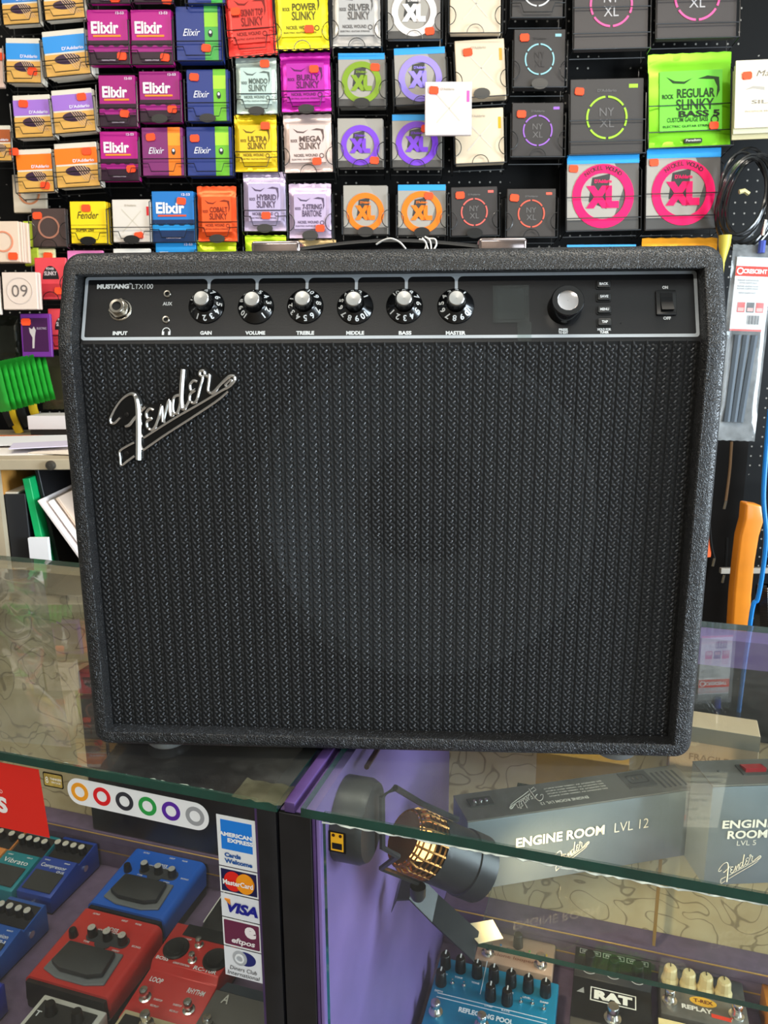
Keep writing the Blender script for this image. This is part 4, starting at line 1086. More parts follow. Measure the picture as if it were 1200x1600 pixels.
# ------------------------------------------------------------------ stickers on the counter front glass
GT = 0.0073
def gpx(x, y): q = CF.px(x, y, 1, GT); return q[0], q[2]
def gsticker(name, pts, m, label, cat='sticker'):
    """outline in (s,z) on the outside of the front glass"""
    cx = sum(p[0] for p in pts) / len(pts); cz = sum(p[1] for p in pts) / len(pts)
    o = MB().prism([(a - cx, b - cz) for a, b in pts], -0.0003, 0.0, 'y').build(name, m, None, CF.mat(cx, GT, cz))
    tag(o, label, cat); return o, cx, cz
SW = C('#e9ecee', .4)
sL, sR = gpx(338, 1275)[0], -0.0340
zs = [gpx(336, 1270)[1], gpx(342, 1351)[1], gpx(346, 1393)[1], gpx(348, 1431)[1], gpx(351, 1476)[1], gpx(355, 1523)[1]]
cs_ = (sL + sR) / 2; cwid = sR - sL
def card(k, base, label):
    g = 0.0006
    o, cx, cz = gsticker('card_sticker', rect(sL, zs[k + 1] + g, sR, zs[k] - g), C(base, .4), label)
    o['group'] = 'card payment stickers'
    return o, zs[k] - zs[k + 1] - 2 * g
o, hh = card(0, '#e9ecee', 'tall white and blue credit card sticker, topmost of the strip')
decal(o, 'blue_square', rect(-cwid * .40, -hh * .16, cwid * .40, hh * .42), C('#1f7fe0', .4), 1)
dtext(o, 'lettering', 'AMERICAN', -cwid * .02, hh * .15, cwid * .84, hh * .085, C('#f2f5f8'), 2, bold=0.05)
dtext(o, 'lettering', 'EXPRESS', cwid * .1, hh * .04, cwid * .66, hh * .085, C('#f2f5f8'), 2, bold=0.05)
dtext(o, 'lettering', 'Cards', -cwid * .12, -hh * .26, cwid * .42, hh * .09, C('#2a5aa0'), 2, bold=0.05)
dtext(o, 'lettering', 'Welcome', cwid * .02, -hh * .38, cwid * .72, hh * .09, C('#2a5aa0'), 2, bold=0.05)
o, hh = card(1, '#e9ecee', 'navy card sticker with overlapping red and orange circles')
decal(o, 'navy_field', rect(-cwid * .46, -hh * .43, cwid * .46, hh * .43), C('#1c1c4a', .4), 1)
decal(o, 'red_circle', ell(-cwid * .15, 0, cwid * .235, hh * .38), C('#e0271e', .4), 2)
decal(o, 'orange_circle', ell(cwid * .17, 0, cwid * .235, hh * .38), C('#f39a1c', .4), 3)
dtext(o, 'lettering', 'MasterCard', 0, 0, cwid * .78, hh * .20, C('#f6f4f0'), 5, bold=0.03)
o, hh = card(2, '#e4e8ee', 'white card sticker with blue italic capital lettering')
dtext(o, 'lettering', 'VISA', cwid * .06, -hh * .02, cwid * .80, hh * .46, C('#1a1f8c'), 2, bold=0.05, shear=0.25)
decal(o, 'orange_tip', [(-cwid * .40, hh * .30), (-cwid * .26, hh * .30), (-cwid * .25, hh * .08)], C('#e8902a', .4), 3)
o, hh = card(3, '#e9ecee', 'maroon card sticker with white rounded letter e')
decal(o, 'maroon_field', rrect(0, 0, cwid * .92, hh * .88, .0012), C('#6a2a48', .4), 1)
dtext(o, 'lettering', 'e', cwid * .24, hh * .16, cwid * .3, hh * .42, C('#eee8ea'), 2, bold=0.06)
dtext(o, 'lettering', 'eftpos', cwid * .04, -hh * .26, cwid * .62, hh * .26, C('#eee8ea'), 2, bold=0.03, shear=0.2)
o, hh = card(4, '#e6eaf0', 'white card sticker with grey and navy round emblem, lowest')
decal(o, 'navy_oval', ell(cwid * .06, hh * .20, cwid * .28, hh * .24), C('#22286e', .4), 1)
decal(o, 'grey_disc', ell(-cwid * .08, hh * .20, cwid * .19, hh * .25), C('#aeb2b8', .4), 2)
MB().ring(hh * .10, hh * .15, -0.0017, 0, 20, cx=-cwid * .08, cz=hh * .2).build('emblem_ring', C('#e8ecf0'), o)
dtext(o, 'lettering', 'Diners Club', 0, -hh * .18, cwid * .72, hh * .14, C('#2a2a30'), 2, shear=0.2, bold=0.0)
dtext(o, 'lettering', 'International', 0, -hh * .36, cwid * .86, hh * .14, C('#2a2a30'), 2, shear=0.2, bold=0.0)
# white bar of six rings
A_ = gpx(125, 1237); B_ = gpx(305, 1275)
rad = 0.0105
cx0, cz0 = (A_[0] + B_[0]) / 2, (A_[1] + B_[1]) / 2
L_ = B_[0] - A_[0]; dz_ = B_[1] - A_[1]
ang = math.atan2(dz_, L_)
o = MB().prism(rrect(0, 0, L_ + 2 * rad * 1.25, 2 * rad * 1.25, rad * 1.2, 8), -0.0003, 0, 'y').build('ring_sticker', C('#eef0f2', .4), None, CF.mat(cx0, GT, cz0) @ Matrix.Rotation(-ang, 4, 'Y'))
tag(o, 'long white sticker with six coloured rings on the front glass', 'sticker')
LL = math.hypot(L_, dz_)
for k, c in enumerate(('#f0a028', '#dc2228', '#33333c', '#2c9a48', '#5a2a9e', '#9a9ca0')):
    MB().ring(rad * .50, rad * .86, -0.0006, 0, 30, cx=-LL / 2 + LL * k / 5, cz=0).build('coloured_ring', C(c, .4), o)
# red sign
a = gpx(59, 1202); b = gpx(78, 1309); zt, zb = a[1], b[1]
o, cx, cz = gsticker('red_sign', [(-0.55, zb), (b[0], zb), (a[0] + .001, zt), (-0.55, zt)], C('#e02c22', .45), 'plain red sign on the front glass at the left edge', 'sign')
q = gpx(4, 1257); r_ = gpx(2, 1236)
tm = MB(); put_text(tm, 'S', q[0] - cx, q[1] - cz, 0.012, 0.017, -0.0006, 'y', bold=0.05); tm.build('lettering', C('#f4efec'), o)
tm = MB(); put_text(tm, '®', r_[0] - cx, r_[1] - cz, 0.004, 0.004, -0.0006, 'y'); tm.build('lettering', C('#f4c8c0'), o)
# small gold sticker and pedal sticker
a = gpx(67, 1208); b = gpx(100, 1234)
o, cx, cz = gsticker('gold_sticker', rrect((a[0] + b[0]) / 2, (a[1] + b[1]) / 2 + .0012, b[0] - a[0], .0145, .0015), C('#1c1710', .4), 'small black and gold sticker between red sign and ring sticker')
decal(o, 'gold_field', rrect(0, 0, b[0] - a[0] - .002, .0120, .001), mat('brushed_gold_print', '#b0964a', 0.35, noise=0.4, nscale=120), 1)
dtext(o, 'lettering', '8', -.0062, 0, .0032, .0065, C('#f2ecd8'), 2, bold=0.01)
dtext(o, 'lettering', 'THINKERS', .0035, .0018, .0125, .0024, C('#f2ecd8'), 2, bold=0.03)
dtext(o, 'lettering', 'VINTAGE', .0035, -.0016, .0105, .0020, C('#f2ecd8'), 2)
a = gpx(513, 1297); b = gpx(541, 1338)
wd_, hd_ = b[0] - a[0], a[1] - b[1]
o, cx, cz = gsticker('pedal_sticker', rrect((a[0] + b[0]) / 2, (a[1] + b[1]) / 2 + .001, wd_, hd_ - .002, .001), C('#120e10', .4), 'small black sticker of a yellow effects pedal by the post')
hd_ -= .002
decal(o, 'yellow_body', rect(-wd_ * .36, -hd_ * .42, wd_ * .36, hd_ * .44), C('#f0b428', .4), 1)
decal(o, 'black_treadle', rect(-wd_ * .28, -hd_ * .32, wd_ * .28, -hd_ * .04), C('#15151c', .4), 2)
for sx in (-1, 1): decal(o, 'knob_print', ell(sx * wd_ * .2, hd_ * .33, wd_ * .09, wd_ * .09, 12), C('#3a1c12', .4), 2)
# clear tape at the left glass corner
tp = MB(); rnd = random.Random(9); vs = []
for j in range(5):
    for i in range(9):
        vs.append((-.022 + .044 * i / 8, -.012 + .028 * j / 4, .0008 + rnd.random() * .0022))
tp.smooth = True; tp.add(vs, [(j * 9 + i, j * 9 + i + 1, j * 9 + i + 10, j * 9 + i + 9) for j in range(4) for i in range(8)])
q = CF.px(408, 1246, 2, ZT)
o = tp.build('clear_tape', glass_mat('yellowed_tape', '#d8d6b8', 0.06, 0.1, haze=0.13, hazecol='#c8c4a0'), None, CF.mat(q[0], q[1] + 0.003, ZT + 0.0005)); tag(o, 'crumpled yellowed tape on the left glass corner', 'tape')

# ------------------------------------------------------------------ effects pedals in the left counter
KBK = mat('pedal_knob_black', '#0e0e10', 0.3); CHR = mat('chrome', '#e6e3de', 0.22, metal=1.0); PADB = mat('rubber_pad', '#26282b', 0.55, bump=0.1, bscale=1500)
LET = C('#e6e9ee', .5)
def ztext(parent, name, s, x, y, w, h, z, m=LET, M=None, **kw):
    return put_text(MB(), s, x, y, w, h, z, 'z', **kw).build(name, m, parent, M)
KN = MB().lathe([(0.0056, 0), (0.0054, 0.004), (0.0046, 0.0095), (0.0042, 0.0105)], 16).mesh('knob', KBK)
KC = MB().lathe([(0.0043, 0.0098), (0.0041, 0.0112), (0.0003, 0.0114)], 16, cap=False).mesh('knob_cap', mat('knob_cap_silver', '#eceae6', .35, metal=.6))
def knob(parent, x, y, z, sc=1.0, cap=True, me=None):
    k = obj('knob', me or KN, parent, Matrix.Translation((x, y, z)) @ Matrix.Scale(sc, 4))
    if cap: obj('knob_cap', KC, k)
    return k
FSM = MB().lathe([(0.0075, 0), (0.0075, 0.0022), (0.0052, 0.0030), (0.0048, 0.008), (0.0052, 0.0088), (0.0052, 0.0145), (0.0045, 0.0155), (0.0003, 0.0158)], 18, cap=False).mesh('footswitch', CHR)
def fsw(parent, x, y, z, sc=1.0):
    return obj('footswitch', FSM, parent, Matrix.Translation((x, y, z)) @ Matrix.Scale(sc, 4))
def compact(s, t, colr, label, name, sub, nk=4, w=0.068, l=0.122):
    bm_ = mat('pedal_' + colr.strip('#'), colr, 0.3, metal=0.15)
    root = empty('compact_effects_pedal', CF.mat(s, t, ZF), label, 'effects pedal', 'effects pedals in the left counter')
    prof = [(0, 0.003), (0, .032), (.068, .049), (.072, .041), (l - .004, .051), (l, .049), (l, .003)]
    MB().prism(prof, 0, w, 'x').build('body', bm_, root, bev=(0.0012, 2))
    MB().box(.002, w - .002, .002, l - .002, 0, .003).build('rubber_base', PADB, root)
    SM_ = Matrix.Translation((w / 2, 0, .0322)) @ Matrix.Rotation(math.atan2(.017, .068), 4, 'X')
    td = MB().box(-w / 2 + .006, w / 2 - .006, .006, .043, 0.0004, .0022).build('treadle_pad', PADB, root, SM_, bev=(.0008, 1))
    ztext(root, 'lettering', name, 0, .052, w * .74, .0085, .0016, LET, SM_, bold=0.0)
    if sub: ztext(root, 'lettering', sub, w * .28, .0445 + .0005, w * .22, .0042, .0016, LET, SM_)
    for dx, tx_ in ((-.02, 'OUTPUT'), (.02, 'INPUT')):
        ztext(root, 'lettering', tx_, dx, .0625, .011, .0022, .0016, LET, SM_)
    KM_ = Matrix.Translation((w / 2, .072, .041)) @ Matrix.Rotation(math.atan2(.010, .046), 4, 'X')
    MB().box(-w / 2 + .002, w / 2 - .002, .003, .042, .0002, .0012).build('control_plate', mat('plate_black', '#1b1b20', 0.35), root, KM_)
    for k in range(nk):
        kk = knob(root, 0, 0, 0); kk.matrix_local = KM_ @ Matrix.Translation((-w / 2 + .0095 + (w - .019) * k / (nk - 1), .024, .001)) @ Matrix.Scale(1.3, 4)
    MB().lathe([(0.0042, 0), (0.0042, .003), (.0028, .0036)], 14).build('thumb_screw', CHR, root, Matrix.Translation((w / 2, .0, .018)) @ Matrix.Rotation(math.radians(90), 4, 'X'))
    MB().lathe([(0.0055, 0), (0.0055, .0022), (.003, .0024)], 14).build('jack_socket', CHR, root, Matrix.Translation((w, .085, .026)) @ Matrix.Rotation(math.radians(90), 4, 'Y'))
    return root
compact(-0.672, 0.370, '#2444a0', 'navy blue compact pedal with four chrome capped knobs and dark treadle', 'Compressor', 'CP-1X')
compact(-0.744, 0.364, '#14808f', 'teal compact pedal beside the navy one', 'Vibrato', '', 4)
compact(-0.652, 0.218, '#2458ae', 'mid blue compact pedal at the left edge with silver topped knobs', 'Compression', 'CS-3')
compact(-0.600, 0.075, '#2030a4', 'deep blue compact pedal in the lower left corner', 'Chorus', '', 4)
compact(-0.816, 0.366, '#d88a4a', 'orange compact pedal behind the red sign', 'Distortion', '', 3)

def vocal(s, t, w, l, colr, label):
    bm_ = mat('pedal_' + colr.strip('#'), colr, 0.3, metal=0.15)
    root = empty('vocal_effects_pedal', CF.mat(s, t, ZF), label, 'effects pedal', 'effects pedals in the left counter')
    h0, h1 = .050, .060
    ns = 8
    # body with rounded long sides
    sec = [(0.002, .016)] + [(.010 - .010 * math.cos(a), h0 - .012 + .012 * math.sin(a)) for a in [math.pi / 2 * k / 5 for k in range(6)]]
    sec = sec + [(w - x, z) for x, z in sec[::-1]]
    mb = MB(); mb.smooth = True; n = len(sec); vs = []
    for (y, dz) in ((0, 0), (l, h1 - h0)):
        vs += [(x, y, z + (dz if z > .02 else 0)) for x, z in sec]
    mb.add(vs, [(k, k + 1, n + k + 1, n + k) for k in range(n - 1)]); mb.smooth = False
    mb.add(vs, [tuple(range(n)), tuple(range(2 * n - 1, n - 1, -1))])
    mb.build('body', bm_, root)
    MB().box(.001, w - .001, -.004, l, 0, .017).build('black_base', mat('pedal_base_black', '#0d0d0f', 0.5), root, bev=(.003, 2))
    MB().prism([(0.004, .0165), (w - .004, .0165), (w - .006, .046), (.006, .046)], -.006, 0.002, 'y').build('black_front', mat('pedal_base_black', '#0d0d0f', 0.5), root)
    SM_ = Matrix.Translation((w / 2, 0, h0)) @ Matrix.Rotation(math.atan2(h1 - h0, l), 4, 'X')
    pw = w * .66
    pl = [(-pw / 2 - .004, .014), (-pw * .25, .006), (pw * .25, .006), (pw / 2 + .004, .014), (pw / 2, .064), (-pw / 2, .064)]
    sr = MB().prism(pl, 0, .0035).build('treadle_surround', mat('treadle_grey', '#6a6e72', 0.45), root, SM_, bev=(.001, 1))
    pl2 = [(-pw / 2 + .004, .022), (-pw * .25, .014), (pw * .25, .014), (pw / 2 - .004, .022), (pw / 2 - .008, .058), (-pw / 2 + .008, .058)]
    MB().prism(pl2, .0035, .0125).build('treadle', PADB, sr, bev=(.002, 2))
    bp_ = MB()
    bp_.prism(rrect(.006, .083, w * .50, .020, .009, 5), 0, .0014); bp_.prism(ell(.004, .073, .013, .008), 0, .0013)
    bp_.build('knob_plate', mat('plate_dark', '#33353a', 0.4), root, SM_)
    for k in range(3):
        kk = knob(root, 0, 0, 0); kk.matrix_local = SM_ @ Matrix.Translation((.006 + (k - 1) * .026, .083, .001)) @ Matrix.Scale(1.35, 4)
    kk = knob(root, 0, 0, 0, cap=False); kk.matrix_local = SM_ @ Matrix.Translation((-w * .34, .075, 0)) @ Matrix.Scale(1.2, 4)
    for tx_, x, y, ww, hh_ in (('BOSS', .002, l * .80, .020, .006), ('VOCAL HARMONIST', .002, l * .755, .044, .004), ('OUTPUT', -.04, l * .95, .012, .003), ('INPUT', .01, l * .95, .010, .003), ('PHONES', .034, l * .95, .010, .003), ('ECHO', .055, .082, .014, .003), ('HARMONY', .03, .068, .012, .003), ('TYPE', -.022, .0705, .010, .003)):
        ztext(root, 'lettering', tx_, x, y, ww, hh_, .0008, LET, SM_)
    return root
a = CF.px(135, 1408, 2, ZF + .05); b = CF.px(257, 1436, 2, ZF + .05); c = CF.px(196, 1321, 2, ZF + .06)
vocal(a[0] + .002, a[1], b[0] - a[0], min(c[1], .488) - a[1], '#1763d2', 'large bright blue pedal with wide black treadle and three chrome knobs')
a2 = CF.px(37, 1522, 2, ZF + .05); b2 = CF.px(172, 1556, 2, ZF + .05)
vocal(a2[0] + .002, a2[1], b[0] - a[0], min(c[1] - a[1], a[1] - a2[1] - .008), '#d03430', 'large red pedal with wide black treadle and three chrome knobs')

# red looper with two round dials
a = CF.px(275, 1442, 2, ZF + .05)
LW, LL_ = .108, .150
rx, ry = a[0] + .003, a[1] - LL_
root = empty('looper_pedal', CF.mat(rx, ry, ZF), 'red looper pedal with two round black dials and a screen', 'effects pedal', 'effects pedals in the left counter')
rm = mat('pedal_c8322e', '#c8322e', 0.3, metal=0.15)
MB().prism([(0, 0.004), (0, .026), (LL_ * .50, .036), (LL_ * .54, .046), (LL_, .052), (LL_, .004)], 0, LW, 'x').build('body', rm, root, bev=(.0015, 2))
MB().box(.002, LW - .002, .002, LL_ - .002, 0, .004).build('rubber_base', PADB, root)
SM_ = Matrix.Translation((LW / 2, LL_ * .54, .046)) @ Matrix.Rotation(math.atan2(.006, LL_ * .46), 4, 'X')
MB().box(-.034, .046, .050, .070, 0, .0012).build('display_screen', mat('looper_screen', '#16181a', 0.15), root, SM_)
for x, y in ((-.030, .026), (.036, .024)):
    d = MB().lathe([(.019, 0), (.019, .002), (.017, .0035), (.012, .0030), (.0115, .0045), (.0002, .0045)], 30, cap=False).build('round_dial', mat('dial_black', '#0f1012', 0.35), root, SM_ @ Matrix.Translation((x, y, 0)))
for x, y in ((.0, .040), (.004, .014)):
    kk = obj('chrome_knob', FSM, root, SM_ @ Matrix.Translation((x, y, 0)) @ Matrix.Scale(.9, 4))
for tx_, x, y, ww, hh_ in (('RC-10R', .030, .0045, .036, .0062), ('BOSS', -.040, .006, .020, .0055), ('LOOP', -.022, .045, .012, .0028), ('RHYTHM', .044, .006 + .0395, .012, .0028), ('LOOP STATION', -.008, .004, .026, .003)):
    ztext(root, 'lettering', tx_, x, y, ww, hh_, .0008, LET, SM_, bold=0.02)
SM2 = Matrix.Translation((LW / 2, 0, .026)) @ Matrix.Rotation(math.atan2(.010, LL_ * .50), 4, 'X')
ztext(root, 'lettering', 'LOOP', -.034, .062, .020, .0075, .0008, LET, SM2); ztext(root, 'lettering', 'RHYTHM', .030, .060, .026, .0075, .0008, LET, SM2)
for x in (-.034, .034):
    k_ = obj('footswitch', FSM, root, SM2 @ Matrix.Translation((x, .034, 0)) @ Matrix.Scale(1.15, 4))
    for j in range(2): ztext(root, 'lettering', 'REC/PLAY' if j else 'DUB/STOP', x + (.019 if x < 0 else -.019), .036 - j * .009, .013, .0028, .0008, LET, SM2)

def stomp(s, t, w, l, h, colr, label, rough=0.35, metal=0.2, base='#0d0d0f', group='effects pedals in the left counter'):
    root = empty('effects_pedal', CF.mat(s, t, ZF), label, 'effects pedal', group)
    MB().prism([(0, .002), (0, h * .8), (l * .3, h * .92), (l, h), (l, .002)], 0, w, 'x').build('body', mat('pedal_%s_%g' % (colr.strip('#'), metal), colr, rough, metal=metal), root, bev=(.002, 2))
    MB().box(.003, w - .003, .003, l - .003, 0, .0025).build('rubber_base', PADB, root)
    S_ = Matrix.Translation((w / 2, l * .3, h * .92)) @ Matrix.Rotation(math.atan2(h * .08, l * .7), 4, 'X')
    return root, S_
# grey pedal, bottom
q = CF.px(338, 1545, 2, ZF + .045)
root, S_ = stomp(max(q[0], rx + LW + .003), q[1] - .125, .10, .125, .045, '#8d8b88', 'plain grey metal pedal with one chrome switch below the stickers', .4, .6)
MB().prism([(0, 0), (0, .044), (.022, .036), (.022, 0)], .004, .096, 'x').build('dark_rear', mat('slate_blue_back', '#3a4652', .5), root, Matrix.Translation((0, .1255, 0)))
ztext(root, 'lettering', 'A', -.028, .075, .010, .014, .0022, C('#c8c6c0'), S_)
obj('footswitch', FSM, root, S_ @ Matrix.Translation((-.030, .030, .0015)) @ Matrix.Scale(1.2, 4))
dtextm = ztext(root, 'lettering', 'STOP', .02, .030, .016, .004, .0022, C('#c8c6c0'), S_)
# beige pedal, bottom
q = CF.px(200, 1570, 2, ZF + .048)
root, S_ = stomp(q[0], min(q[1], ry - .003) - .10, .100, .10, .048, '#cdbf9c', 'beige pedal with a small screen and chrome knobs, bottom edge', .5, .1)
MB().box(-.044, -.018, .042, .062, .001, .0022).build('display_screen', mat('looper_screen', '#16181a', 0.15), root, S_)
for k in range(4): obj('chrome_knob', FSM, root, S_ @ Matrix.Translation((-.008 + .016 * k, .050 + (.006 if k == 0 else -.004), .001)) @ Matrix.Scale(1.0 + (.3 if k == 0 else 0), 4))
# white framed black pedal, bottom
q = CF.px(70, 1553, 2, ZF + .045)
root, S_ = stomp(q[0], q[1] - .11, .10, .11, .045, '#d8d8d4', 'white pedal with a black panel and two black knobs, bottom edge', .4, .1)
MB().box(-.042, .042, -.02, .068, .001, .0022).build('black_panel', mat('panel_matt_black', '#1a1b1e', .5), root, S_)
for x in (-.020, .022):
    kk = knob(root, 0, 0, 0, cap=False); kk.matrix_local = S_ @ Matrix.Translation((x, .054, .002)) @ Matrix.Scale(1.5, 4)
ztext(root, 'lettering', 'T', -.036, .048, .008, .008, .0027, LET, S_); ztext(root, 'lettering', 'T', .036, .042, .008, .008, .0027, LET, S_)
# black pedal with chrome switch behind the stickers
q = CF.px(322, 1440, 2, ZF + .03)
root, S_ = stomp(q[0], q[1] - .02, .085, .10, .040, '#1d1d1f', 'black pedal with white edge line half hidden by stickers', .4, .2)
for x, y in ((-.024, .022), (.01, .0), (-.02, .058)): obj('footswitch', FSM, root, S_ @ Matrix.Translation((x, y, .0015)) @ Matrix.Scale(1.2, 4))
MB().box(-.0415, -.0400, -.02, .068, .0012, .0024).build('edge_line', C('#e8e6e2'), root, S_)
# black case and looped clear tubing at the back of the left counter
a = CF.px(118, 1245, 1, .47); b = CF.px(345, 1285, 1, .47)
o = MB().box(0, b[0] - a[0] + .24, 0, .034, 0, .30).build('black_case', mat('black_case_vinyl', '#101012', .35, noise=.3, nscale=20), None, CF.mat(a[0] + .01, .4915, ZF + .0752), bev=(.004, 2))
tag(o, 'large black flat case standing at the back behind stickers', 'case')
tb = MB(); q = CF.px(415, 1225, 2, .80)
P = [(.055 * math.cos(t), .004 * t, .055 * math.sin(t)) for t in [2 * math.pi * k / 24 for k in range(60)]]
o = MB().tube(P, .0026, 8).build('coiled_tube', mat('pale_tube', '#8d8c80', .25), None, CF.mat(-.125, .425, ZF + .058)); tag(o, 'coil of pale tubing standing under the left glass top', 'tube')

# ------------------------------------------------------------------ right counter: lower pedals
RG = 'effects pedals in the right counter'
def cpx(x, y, z): return CF.px(x, y, 2, z)
a = cpx(688, 1494, ZF + .05); b = cpx(873, 1541, ZF + .05)
w_, l_ = b[0] - a[0], .135
root = empty('reverb_pedal', CF.mat(a[0], a[1] - l_, ZF), 'wide teal pedal with ten black knobs', 'effects pedal', RG)
TEAL = mat('pedal_teal', '#0f87ae', .28, metal=.25)
MB().prism([(0, .003), (0, .040), (l_, .05), (l_, .003)], 0, w_, 'x').build('body', TEAL, root, bev=(.002, 2))
MB().box(.003, w_ - .003, .003, l_ - .003, 0, .003).build('rubber_base', PADB, root)
S_ = Matrix.Translation((0, 0, .040)) @ Matrix.Rotation(math.atan2(.010, l_), 4, 'X')
KT = MB().lathe([(0.0078, 0), (0.0076, .006), (.0066, .0205), (.0058, .0215)], 20).mesh('knob', KBK)
def toS(x, y, lift):
    """pixel of a point lifted above the slanted top -> position on the top"""
    q_ = cpx(x, y, ZF + .046 + lift); return q_[0] - a[0], q_[1] - (a[1] - l_)
for x, y in ((696, 1492), (720, 1498), (746, 1506), (772, 1513), (799, 1520), (826, 1528), (853, 1535), (687, 1516), (767, 1539), (793, 1546)):
    lx, ly = toS(x, y, .0215)
    lx = min(max(lx, .011), w_ - .011); ly = min(ly, l_ - .010)
    k_ = obj('knob', KT, root, S_ @ Matrix.Translation((lx, ly, .0005)))
    MB().box(-.0009, .0009, 0, .0066, .0212, .0222).build('pointer', C('#e0e0dc'), k_)
    ztext(root, 'lettering', random.choice(('LEVEL', 'TONE', 'DEPTH', 'RATE', 'DAMP', 'MIX')), lx, ly - .013, .011, .0028, .0007, LET, S_)
for x, y in ((707, 1534), (725, 1538), (814, 1563), (832, 1566), (850, 1574)):
    lx, ly = toS(x, y, .004)
    tg = MB().lathe([(.0026, 0), (.0026, .002), (.0010, .0025), (.0012, .008), (.0004, .0085)], 10).build('toggle_switch', CHR, root, S_ @ Matrix.Translation((lx, ly, 0)))
for x, y in ((681, 1566), (753, 1586)):
    lx, ly = toS(x, y, .014); obj('footswitch', FSM, root, S_ @ Matrix.Translation((max(lx, .012), ly, 0)) @ Matrix.Scale(1.25, 4))
lx, ly = toS(759, 1586, 0)
ztext(root, 'lettering', 'REFLECTING POOL', lx, ly, .072, .0075, .0007, C('#e8f0f2'), S_, bold=0.04)
for dy in (.010, .016): MB().box(.01, w_ - .01, ly + dy, ly + dy + .0008, .0002, .0007).build('print_line', LET, root, S_)
lx, ly = toS(752, 1545, 0)
MB().box(lx, lx + .0008, ly - .01, ly + .045, .0002, .0007).build('print_line', LET, root, S_)
# beige looper
a = cpx(739, 1501, ZF + .040); b = cpx(861, 1530, ZF + .040)
w_, l_ = b[0] - a[0], .062
root = empty('clone_looper_pedal', CF.mat(a[0] + .001, a[1] + .002, ZF), 'beige pink looper pedal behind the wide teal pedal', 'effects pedal', RG)
BEI = mat('pedal_beige', '#c9a58c', .4, metal=.2)
MB().box(0, w_, 0, l_, .002, .042).build('body', BEI, root, bev=(.003, 2))
MB().box(.004, w_ - .004, .004, l_ - .004, 0, .0025).build('rubber_base', PADB, root)
for fx in (.16, .84): fsw(root, w_ * fx, .014, .042, 1.25)
obj('knob', KT, root, Matrix.Translation((w_ * .52, .042, .042)) @ Matrix.Scale(.95, 4))
mb = MB(); o_ = rrect(w_ * .5, .030, .026, .0085, .002); i2 = rrect(w_ * .5, .030, .024, .0068, .0015); n = len(o_)
mb.add([(x, y, .0424) for x, y in o_] + [(x, y, .0424) for x, y in i2], [(k, (k + 1) % n, n + (k + 1) % n, n + k) for k in range(n)]); mb.build('logo_frame', C('#3a3230'), root)
ztext(root, 'lettering', 'MXR', w_ * .5, .030, .020, .0048, .0425, C('#3a3230'), bold=0.05)
ztext(root, 'lettering', 'clone looper', w_ * .5, .0165, .058, .0075, .0425, C('#8a5a4a'), bold=0.0)
for fx, c_ in ((.3, '#3a7ab0'), (.68, '#6ab04a'), (.9, '#d0b030')): MB().lathe([(.0015, 0), (.0012, .0016)], 8).build('indicator', C(c_), root, Matrix.Translation((w_ * fx, .036, .042)))
# black distortion pedal
a = cpx(887, 1586, ZF + .034); b = cpx(994, 1600, ZF + .034); c = cpx(896, 1477, ZF + .052)
w_, l_ = .104, c[1] - a[1]
root = empty('distortion_pedal', CF.mat(a[0] + .003, a[1], ZF), 'square black pedal with white boxed lettering and chrome switch', 'effects pedal', RG)
MB().prism([(-.02, .003), (-.02, .020), (0, .034), (l_ * .62, .038), (l_ * .66, .046), (l_, .052), (l_, .003)], 0, w_, 'x').build('body', mat('pedal_black_powder', '#141416', .45, bump=.15, bscale=900), root, bev=(.0012, 2))
MB().box(.003, w_ - .003, -.017, l_ - .003, 0, .003).build('rubber_base', PADB, root)
S_ = Matrix.Translation((0, 0, .034)) @ Matrix.Rotation(math.atan2(.004, l_ * .62), 4, 'X')
mb = MB(); o_ = rect(-.030, -.011, .030, .011); i2 = rect(-.0285, -.0095, .0285, .0095)
mb.add([(x, y, .0007) for x, y in o_ + i2], [(k, (k + 1) % 4, 4 + (k + 1) % 4, 4 + k) for k in range(4)])
ty = l_ * .40
mb.build('logo_frame', C('#eceae2'), root, S_ @ Matrix.Translation((w_ * .52, ty, 0)))
ztext(root, 'lettering', 'RAT', w_ * .52, ty, .050, .0145, .0008, C('#f2f0e8'), S_, bold=0.07)
MB().prism([(0, 0), (.010, 0), (.009, .009)], .0002, .0007).build('print_triangle', C('#9a9a98'), root, S_ @ Matrix.Translation((.006, ty - .002, 0)))
obj('footswitch', FSM, root, S_ @ Matrix.Translation((w_ * .52, ty - .033, 0)) @ Matrix.Scale(1.5, 4))
S2 = Matrix.Translation((0, l_ * .66, .046)) @ Matrix.Rotation(math.atan2(.006, l_ * .34), 4, 'X')
for k, tx_ in enumerate(('DISTORTION', 'FILTER', 'VOLUME')):
    cx_ = w_ * (.2 + .31 * k)
    kk = obj('knob', KT, root, S2 @ Matrix.Translation((cx_, l_ * .09, 0)) @ Matrix.Scale(1.1, 4))
    ztext(root, 'lettering', tx_, cx_, l_ * .285, .022, .0035, .0008, C('#c8c8c4'), S2)
    bx = MB(); o_ = rect(cx_ - .0145, l_ * .25, cx_ + .0145, l_ * .32); i2 = rect(cx_ - .0138, l_ * .256, cx_ + .0138, l_ * .314)
    bx.add([(x, y, .0006) for x, y in o_ + i2], [(j, (j + 1) % 4, 4 + (j + 1) % 4, 4 + j) for j in range(4)]); bx.build('print_box', C('#c8c8c4'), root, S2)
    MB().ring(.0105, .0113, .0003, .0007, 18, math.radians(200), math.radians(340), axis='z', cx=cx_, cz=l_ * .07).build('dial_print', C('#c8c8c4'), root, S2)
